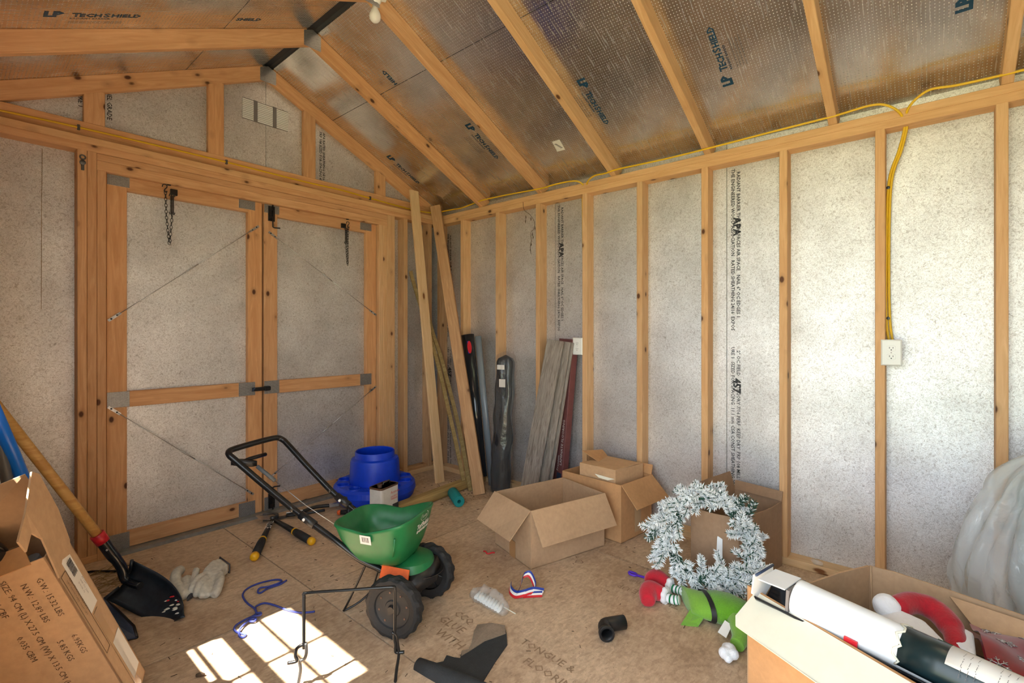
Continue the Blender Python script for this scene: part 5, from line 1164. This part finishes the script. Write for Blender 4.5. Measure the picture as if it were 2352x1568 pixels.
# toy spade
ts = thing('toy_shovel', 'small purple plastic toy shovel poking out by the red boots', 'toy', (-.72, -2.34, 0))
obj('grip_ring', MB().tube(bez([(-.712, -2.292, .012), (-.73, -2.30, .012), (-.733, -2.325, .012), (-.722, -2.335, .012), (-.71, -2.325, .012)], 4, True), .0055, 7, True), 'purple_plastic', ts)
obj('shaft', MB().tube([(-.722, -2.33, .012), (-.715, -2.40, .013), (-.71, -2.46, .016)], .006, 8), 'purple_plastic', ts)
obj('scoop', MB().slab([(-.73, -2.45, .012), (-.69, -2.45, .012), (-.69, -2.52, .01), (-.73, -2.52, .01)], .004), 'purple_plastic', ts)
# debris
for i, (x, y, l_, lb) in enumerate([(-2.381, -1.484, .022, 'small brown wood chip beside the patch of sunlight')]):
    tag(obj('wood_chip', MB().tube([(x, y, .007), (x + l_ * .5, y - l_ * .35, .009), (x + l_, y - l_ * .75, .006)], [.005, .008, .004], 7), 'bark'), lb, 'chip')
dm = MB(); rd = random.Random(4)
for k in range(240):
    x, y = rd.uniform(-2.5, -.15), rd.uniform(-3.2, -.2); a_ = rd.uniform(0, 6.28); l_ = rd.uniform(.004, .022)
    dm.tube([(x, y, .0012), (x + l_ * math.cos(a_), y + l_ * math.sin(a_), .0016)], rd.uniform(.0006, .0016), 4)
for k in range(120):
    x, y = -.28 + rd.gauss(0, .12), -.62 + rd.gauss(0, .12)
    if x > -.1 or y > -.1: continue
    dm.sphere((x, y, .001), (rd.uniform(.002, .008), rd.uniform(.002, .006), .002), 5, 4)
dd = obj('floor_debris', dm, 'bark'); dd['kind'] = 'stuff'; tag(dd, 'scattered dark pine needles and dirt crumbs on the floor', 'debris')
# stamped lettering on the floor sheets
def ft_(s_, size, p, ang, mat='ink_floor'): text(s_, size, (p[0], p[1], .0002), (math.cos(ang), math.sin(ang), 0), (-math.sin(ang), math.cos(ang), 0), mat, floor, 'printed_stamp', bold=.0004)
ft_('THIS SIDE UP', .052, (-.83, -2.60), math.radians(90)); ft_('INSTALL THIS\nFACE UP', .03, (-.75, -2.50), math.radians(90))
ft_('GLUE', .06, (-1.60, -1.86), math.radians(-92)); ft_('WITH GLUE', .06, (-1.67, -1.92), math.radians(-92)); ft_('CCQ', .05, (-1.53, -1.88), math.radians(-92)); ft_('FLOORING', .05, (-1.57, -2.3), math.radians(-92)); ft_('TONGUE &', .05, (-1.49, -2.22), math.radians(-92))
ft_('K0Y0X', .045, (-2.03, -1.74), math.radians(-80)); ft_('RATED STURD-I-FLOOR 24 OC\nEXPOSURE 1 SIZED FOR SPACING\nPS 2-10 23/32', .032, (-.66, -.80), math.radians(-25)); ft_('TONGUE AND GROOVE EDGE 48/24', .024, (-.59, -2.08), math.radians(-95))
sg_ = MB().tube([(-.77 + .022 * math.cos(q), -2.03 + .022 * math.sin(q), .0008) for q in [2 * math.pi * k / 5 for k in range(5)]], .002, 4, True)
obj('printed_stamp', sg_, 'ink_floor', floor)
# ------------------------------------------------------------------ elf plush
ef = thing('elf_plush', 'plush elf doll in lime tunic with striped legs and red boots', 'plush doll', (-.83, -2.65, 0))
def blob(pts, rs_, seg_=10): return MB().tube(bez(pts, 5), [rs_[min(len(rs_) - 1, int(i / 5))] + (rs_[min(len(rs_) - 1, int(i / 5) + 1)] - rs_[min(len(rs_) - 1, int(i / 5))]) * ((i % 5) / 5) for i in range(5 * (len(pts) - 1) + 1)], seg_)
mbt = MB().loft([[c + V((.78, .62, 0)) * hw * math.cos(q) + V((0, 0, hz)) * (1 + math.sin(q)) for q in [2 * math.pi * k / 18 for k in range(18)]] for (c, hw, hz) in (
    (V((-.80, -2.60, .012)), .075, .03), (V((-.825, -2.62, .004)), .095, .036), (V((-.838, -2.66, .002)), .088, .042), (V((-.838, -2.70, .0)), .082, .046), (V((-.832, -2.735, .0)), .088, .05))], True, True, True)
tun = obj('tunic', mbt, 'felt_green', ef)
obj('tunic_hem', MB().slab([(-.875, -2.66, .03), (-.965, -2.655, .004), (-.935, -2.715, .008), (-.885, -2.73, .04)], .006), 'felt_green', tun)
ring5 = lambda c, hw, hz: [c + V((.78, .62, 0)) * hw * math.cos(q) + V((0, 0, hz)) * (1 + math.sin(q)) for q in [2 * math.pi * k / 20 for k in range(20)]]
obj('belt', MB().loft([ring5(V((-.838, -2.705, -.001)), .092, .0495), ring5(V((-.836, -2.725, -.001)), .094, .0515)], True, False, True), 'black_plastic', ef)
obj('body', MB().loft([ring5(V((-.834, -2.72, 0)), .086, .049), ring5(V((-.825, -2.77, 0)), .094, .056), ring5(V((-.81, -2.82, 0)), .09, .056), ring5(V((-.79, -2.865, 0)), .07, .048), ring5(V((-.775, -2.89, .01)), .03, .03)], True, True, True), 'fuzzy_green', ef)
for (pl, rr_) in (([(-.845, -2.60, .035), (-.85, -2.575, .03), (-.848, -2.54, .028)], .019), ([(-.775, -2.585, .04), (-.768, -2.555, .035), (-.76, -2.515, .03)], .018)):
    lg = obj('leg', MB().tube(bez(pl, 6), rr_, 12), 'white_fleece', ef); P_ = bez(pl, 6)
    for i in (1, 4, 7, 10):
        obj('stocking_stripe', MB().tube([seg(P_[i], P_[i + 1], -.05), seg(P_[i], P_[i + 1], 1.15)], rr_ * 1.05, 12, False, False), 'stripe_green', lg)
for (bp, cf) in (([(-.848, -2.53, .035), (-.855, -2.50, .04), (-.87, -2.475, .045), (-.905, -2.48, .04), (-.94, -2.50, .03)], (-.847, -2.54, .03)), ([(-.758, -2.51, .035), (-.755, -2.48, .045), (-.76, -2.455, .05), (-.79, -2.45, .05), (-.81, -2.46, .045)], (-.76, -2.525, .032))):
    bo = obj('boot', blob(bp, [.03, .038, .043, .04, .03, .018], 14), 'boot_red', ef); remesh(bo, .006, 4)
    cfm = MB()
    for k in range(7):
        q = 2 * math.pi * k / 7; cfm.sphere((cf[0] + .024 * math.cos(q), cf[1] + .004, cf[2] + .004 + .024 * math.sin(q)), .016, 8, 6)
    remesh(obj('boot_cuff', cfm, 'white_fleece', ef), .006, 2)
ar = obj('arm', blob([(-.86, -2.835, .05), (-.91, -2.865, .05), (-.96, -2.885, .04), (-1.0, -2.885, .03)], [.036, .034, .03, .026, .024], 12), 'felt_green', ef)
hm = MB()
for (dx, dy, dz, r0) in ((0, 0, 0, .026), (-.028, .01, 0, .022), (-.02, -.02, .004, .02), (.012, .014, -.004, .02), (-.045, -.008, -.004, .016)): hm.sphere((-1.045 + dx, -2.872 + dy, .028 + dz), r0, 10, 8)
remesh(obj('hand', hm, 'white_fleece', ef), .006, 2)
obj('care_tag', MB().slab([(-.915, -2.815, .06), (-.925, -2.845, .055), (-.965, -2.835, .02), (-.955, -2.80, .024)], .002), 'white_label', ef)
# ------------------------------------------------------------------ big carton at the wall
K0, K1, K2, K3 = V((-1.315, -3.009, 0)), V((-.93, -3.285, 0)), V((-1.0, -3.95, 0)), V((-1.80, -3.95, 0))
bc = thing('large_carton', 'large open orange-brown carton filled with holiday decorations', 'box', (-1.2, -3.5, 0)); hb = .42
def wall_strip(P_, z0, z1, mat, nm, th=.006, inn=1):
    vs = []; fs = []; n = len(P_)
    for i, p in enumerate(P_):
        d = (P_[min(i + 1, n - 1)] - P_[max(i - 1, 0)]).normalized(); nn = V((-d.y, d.x, 0)) * inn * th
        zz = z1[i] if hasattr(z1, '__len__') else z1
        vs += [p + V((0, 0, z0)), p + V((0, 0, zz)), p + nn + V((0, 0, zz)), p + nn + V((0, 0, z0))]
    for i in range(n - 1):
        for k in range(4): fs.append((i * 4 + k, i * 4 + (k + 1) % 4, i * 4 + 4 + (k + 1) % 4, i * 4 + 4 + k))
    fs += [(0, 1, 2, 3), tuple((n - 1) * 4 + k for k in (3, 2, 1, 0))]
    return fixnorm(obj(nm, MB().add(vs, fs), mat, bc))
front = [seg(K0, K3, f) for f in (0, .25, .5, .75, 1)]
wall_strip(front, 0, hb, 'cardboard_warm', 'side_panel')
left = [K0, seg(K0, K1, .35) + V((-.015, -.03, 0)), seg(K0, K1, .7) + V((.0, -.012, 0)), K1]
wall_strip(left, 0, [hb, .415, .425, .43], 'cardboard', 'side_panel')
back = [K1, seg(K1, K2, .1) + V((.02, 0, 0)), seg(K1, K2, .3) + V((.025, 0, 0)), seg(K1, K2, .55) + V((.02, 0, 0)), seg(K1, K2, .8), K2]
wall_strip(back, 0, [.43, .425, .415, .405, .40, .4], 'cardboard', 'side_panel')
wall_strip([K2, K3], 0, hb, 'cardboard', 'side_panel')
obj('base_panel', MB().slab([K0, K1, K2, K3], -.006, (0, 0, 1)), 'cardboard_inside', bc)
fd_ = (K3 - K0).normalized(); fo_ = V((fd_.y, -fd_.x, 0)); 
if fo_.x > 0: fo_ = -fo_
z_ = V((0, 0, hb)); o1 = (fo_ * .8 + V((0, 0, -.55))).normalized()
pa_ = [seg(K0, K3, .03) + z_ + fo_ * .004, seg(K0, K3, .98) + z_ + fo_ * .004]
pts_f = [pa_[0], seg(pa_[0], pa_[1], .5), pa_[1], pa_[1] + o1 * .13, seg(pa_[0], pa_[1], .5) + o1 * .135 + V((0, 0, .01)), pa_[0] + fd_ * .02 + o1 * .125, pa_[0] - fd_ * .0 + o1 * .1]
obj('outer_flap', MB().slab(pts_f, .005, (-.45, .2, .85)), 'offwhite', bc)
inr = [K1 + V((-.02, -.2, .405)), K2 + V((-.01, .1, .395)), K2 + V((-.1, .1, .33)), K1 + V((-.09, -.26, .35))]
obj('inner_flap', MB().slab(inr, .004), 'cardboard', bc)
cr_ = MB().tube([K1 + V((-.003, -.004, .43)), K1 + V((-.006, -.008, .2))], .003, 5); obj('corner_crease', cr_, 'cardboard', bc)
fill = MB().slab([seg(K0, K1, .1) + V((0, 0, .27)), K1 + V((-.02, -.02, .27)), K2 + V((-.03, .03, .27)), K3 + V((.08, .05, .27))], .26, (0, 0, 1))
tag(obj('folded_blanket', fill, 'glove_dark'), 'dark folded cloth filling the bottom of the large carton', 'cloth')
# ------------------------------------------------------------------ torn roll package lying over the carton edge
rp0, rp1 = V((-1.325, -3.06, .452)), V((-1.545, -3.93, .40)); rd_ = (rp1 - rp0).normalized(); rs_ = rd_.cross(V((0, 0, 1))).normalized(); ru = rs_.cross(rd_)
if rs_.x > 0: rs_ = -rs_          # rs_ points to the camera side
rk_ = thing('roll_package', 'torn long package showing a white roll and dark green label', 'package', tuple(rp0))
def RP(t, s, u): return rp0 + rd_ * t + rs_ * s + ru * u
def halfshell(t0_, t1_, r0, a0_, a1_, th, n=14, wob=0):
    R = []
    for (t_) in [t0_ + (t1_ - t0_) * i / 8 for i in range(9)]:
        o_ = []; i_ = []
        for k in range(n + 1):
            a_ = a0_ + (a1_ - a0_) * k / n; r2 = r0 + wob * mnoise.noise(V((t_ * 9, a_ * 2, 0)))
            o_.append(RP(t_, math.cos(a_) * r2, math.sin(a_) * r2)); i_.append(RP(t_, math.cos(a_) * (r2 - th), math.sin(a_) * (r2 - th)))
        R.append(o_ + list(reversed(i_)))
    return MB().loft(R, True, True, True)
pi = math.pi
fixnorm(obj('tray', halfshell(-.005, .93, .060, math.radians(170), math.radians(330), .004), 'black_gloss', rk_))
tr_ = obj('tray_lip', MB().tube([RP(0, -.058, .016), RP(.4, -.059, .018), RP(.93, -.058, .016)], .004, 6), 'steel', rk_)
obj('tray_lip', MB().tube([RP(0, .052, -.03), RP(.4, .053, -.029), RP(.93, .052, -.03)], .004, 6), 'black_gloss', rk_)
obj('white_roll', MB().tube([RP(.095, 0, 0), RP(.1, 0, 0), RP(.6, 0, 0), RP(.93, 0, 0)], .052, 24), 'roll_white', rk_)
obj('end_card', MB().slab([RP(.004, -.05, .03), RP(.004, .05, .028), RP(.08, .05, .034), RP(.08, -.048, .038)], .003), 'roll_white', rk_)
obj('end_cap', MB().slab([RP(-.006, -.06, -.02), RP(-.006, -.055, .04), RP(-.006, .055, .036), RP(-.006, .06, -.02), RP(-.006, 0, -.06)], .004), 'roll_white', rk_)
obj('end_stripe', MB().tube([RP(-.004, -.05, .039), RP(-.004, .05, .035)], .004, 6), 'blue_steel', rk_)
obj('divider', MB().box(RP(.088, 0, .0), (.008, .1, .07), Matrix((rd_, rs_, ru)).transposed()), 'ink_grey', rk_)
lb_ = fixnorm(obj('dark_wrapper', halfshell(.345, .93, .0545, math.radians(-20), math.radians(200), .003, 16, .002), 'roll_dark', rk_))
fixnorm(obj('green_band', halfshell(.40, .93, .0562, math.radians(120), math.radians(160), .002, 8), 'roll_green', lb_))
fixnorm(obj('white_panel', halfshell(.43, .93, .056, math.radians(38), math.radians(112), .0015, 10), 'white_label', lb_))
for i in range(6):
    for j in range(3):
        a_ = math.radians(100 - j * 22); p_ = RP(.46 + i * .06, math.cos(a_) * .0564, math.sin(a_) * .0564)
        text('--- -- ---\n-- ---- --\n--- --- -', .012, p_, (rs_ * math.sin(a_) - ru * math.cos(a_)), -rd_, 'ink_grey', lb_, 'fine_print', off=.001)
obj('torn_edge', MB().tube([RP(.342 + .008 * math.sin(k * 1.9), math.cos(math.radians(-20 + k * 13)) * .0548, math.sin(math.radians(-20 + k * 13)) * .0548) for k in range(18)], .003, 5), 'offwhite', rk_)
obj('red_tab', MB().box(RP(.25, .056, -.02), (.03, .006, .02), Matrix((rd_, rs_, ru)).transposed()), 'red_plastic', rk_)
# ------------------------------------------------------------------ santa hat
sht = thing('santa_hat', 'red santa hat with wide white fleece brim inside the large carton', 'hat', (-1.2, -3.38, .3))
remesh(obj('pompom', MB().sphere((-1.19, -3.345, .428), (.036, .034, .033), 14, 10, .15), 'white_fleece', sht), .006, 2)
bmb = MB().loft([[V(p) for p in r] for r in (
    [(-1.33, -3.30, .27), (-1.21, -3.31, .27), (-1.21, -3.32, .40), (-1.30, -3.31, .415)], [(-1.34, -3.37, .27), (-1.17, -3.38, .27), (-1.18, -3.37, .43), (-1.30, -3.36, .435)],
    [(-1.36, -3.43, .27), (-1.18, -3.44, .27), (-1.20, -3.43, .425), (-1.33, -3.42, .43)], [(-1.37, -3.49, .27), (-1.22, -3.50, .27), (-1.25, -3.48, .40), (-1.36, -3.48, .41)])], True, True, True)
remesh(obj('brim', bmb, 'white_fleece', sht), .008, 8)
rh = MB().tube(bez([(-1.185, -3.365, .425), (-1.13, -3.40, .432), (-1.115, -3.445, .425), (-1.15, -3.48, .41), (-1.21, -3.495, .392), (-1.26, -3.50, .37)], 5), [.014] + [.03] * 8 + [.032] * 8 + [.026] * 9, 12)
remesh(obj('red_cone', rh, 'santa_red', sht), .007, 3)
# ------------------------------------------------------------------ stocking
skk = thing('christmas_stocking', 'red satin stocking with silver snowflakes and white cuff', 'stocking', (-1.1, -3.6, .3))
remesh(obj('cuff', MB().loft([[V(p) for p in r] for r in ([(-1.25, -3.475, .28), (-1.13, -3.475, .28), (-1.13, -3.48, .415), (-1.23, -3.48, .41)], [(-1.30, -3.535, .28), (-1.14, -3.535, .28), (-1.15, -3.53, .41), (-1.28, -3.53, .405)])], True, True, True), 'white_fleece', skk), .007, 5)
NSX, NSY = 14, 14; vs = []; fs = []
def sat(u_, v_): 
    p = V((-1.05, -3.525, .385)) + V((-.02, -.40, -.02)) * u_ + V((-.30, -.03, .01)) * v_
    return p + V((0, 0, .022 * mnoise.noise(V((u_ * 4, v_ * 3, 2))) + .03 * math.sin(math.pi * v_)))
for i in range(NSX + 1):
    for j in range(NSY + 1): vs.append(sat(i / NSX, j / NSY))
m_ = len(vs); vs += [v - V((0, 0, .02)) for v in vs]
for i in range(NSX):
    for j in range(NSY):
        a_ = i * (NSY + 1) + j; fs += [(a_, a_ + NSY + 1, a_ + NSY + 2, a_ + 1), (m_ + a_, m_ + a_ + 1, m_ + a_ + NSY + 2, m_ + a_ + NSY + 1)]
sb_ = fixnorm(obj('satin_body', MB().add(vs, fs, True), 'satin_red', skk))
for (u_, v_, r0, rt0) in ((.10, .06, .022, .3), (.30, .18, .034, .1), (.52, .1, .026, .5), (.14, .35, .02, .2), (.46, .42, .026, .8), (.68, .3, .03, .3), (.2, .6, .02, .6), (.38, .7, .026, .2), (.6, .64, .022, .4), (.8, .12, .026, .2), (.05, .8, .022, .4), (.82, .5, .026, .7), (.25, .9, .024, .1), (.5, .92, .024, .5)):
    sm = MB()
    for k in range(6):
        an = rt0 + k * math.pi / 3
        P2 = lambda rr0, da=0: sat(u_ + math.cos(an + da) * rr0 / .42, v_ + math.sin(an + da) * rr0 / .3) + V((0, 0, .0015))
        sm.tube([P2(0), P2(r0 * .5), P2(r0)], .0013, 4); sm.tube([P2(r0 * .55), P2(r0 * .8, .32)], .0011, 4); sm.tube([P2(r0 * .55), P2(r0 * .8, -.32)], .0011, 4)
    obj('snowflake', sm, 'steel', sb_)['kind'] = 'stuff'
# ------------------------------------------------------------------ plastic-covered cushion by the wall
pg = thing('plastic_cover', 'clear plastic sheet draped over a grey cushion beside the stud', 'plastic sheet', (-.45, -3.8, 0))
Rg = []
for i in range(60):
    f = i / 59; z = .02 + .80 * f; c = V((-.40 - .05 * (1 - f), -3.90 + .02 * math.sin(f * 3), z))
    prof = .36 * (1 - .05 * f) * (.80 + .28 * math.sin(math.pi * min(1, f * 1.15 + .12))) * (1 if f < .72 else math.sqrt(max(.03, 1 - ((f - .72) / .285) ** 2)))
    r_row = []
    for k in range(120):
        q = 2 * math.pi * k / 120
        n3 = lambda f_, zz, o_: abs(mnoise.noise(V((math.cos(q) * f_ + o_, math.sin(q) * f_, z * zz))))
        fold = .16 * n3(2.6, 1.1, 0) + .09 * n3(6, 2.2, 4) + .04 * n3(13, 5, 9) - .07
        rr0 = prof * (1 + fold * 2.2)
        r_row.append(c + V((math.cos(q) * rr0 * .75, math.sin(q) * rr0, 0)))
    Rg.append(r_row)
obj('plastic_film', MB().loft(Rg, True, True, True), 'milky_plastic', pg)
cu = obj('cushion', MB().loft([[V((-.40, -3.92, z)) + V((math.copysign(abs(math.cos(q)) ** .5, math.cos(q)) * .14 * k_, math.copysign(abs(math.sin(q)) ** .5, math.sin(q)) * .24 * k_, 0)) for q in [2 * math.pi * n / 24 for n in range(24)]] for (z, k_) in ((.01, .9), (.05, 1), (.62, 1), (.7, .92), (.73, .6))], True, True, True), 'teal_cloth', pg)
tag(obj('plastic_scrap', MB().sphere((-.075, -3.0, .05), (.016, .03, .012), 10, 6, .5), 'small_bag'), 'crumpled bit of clear plastic lying on the bottom plate', 'scrap')
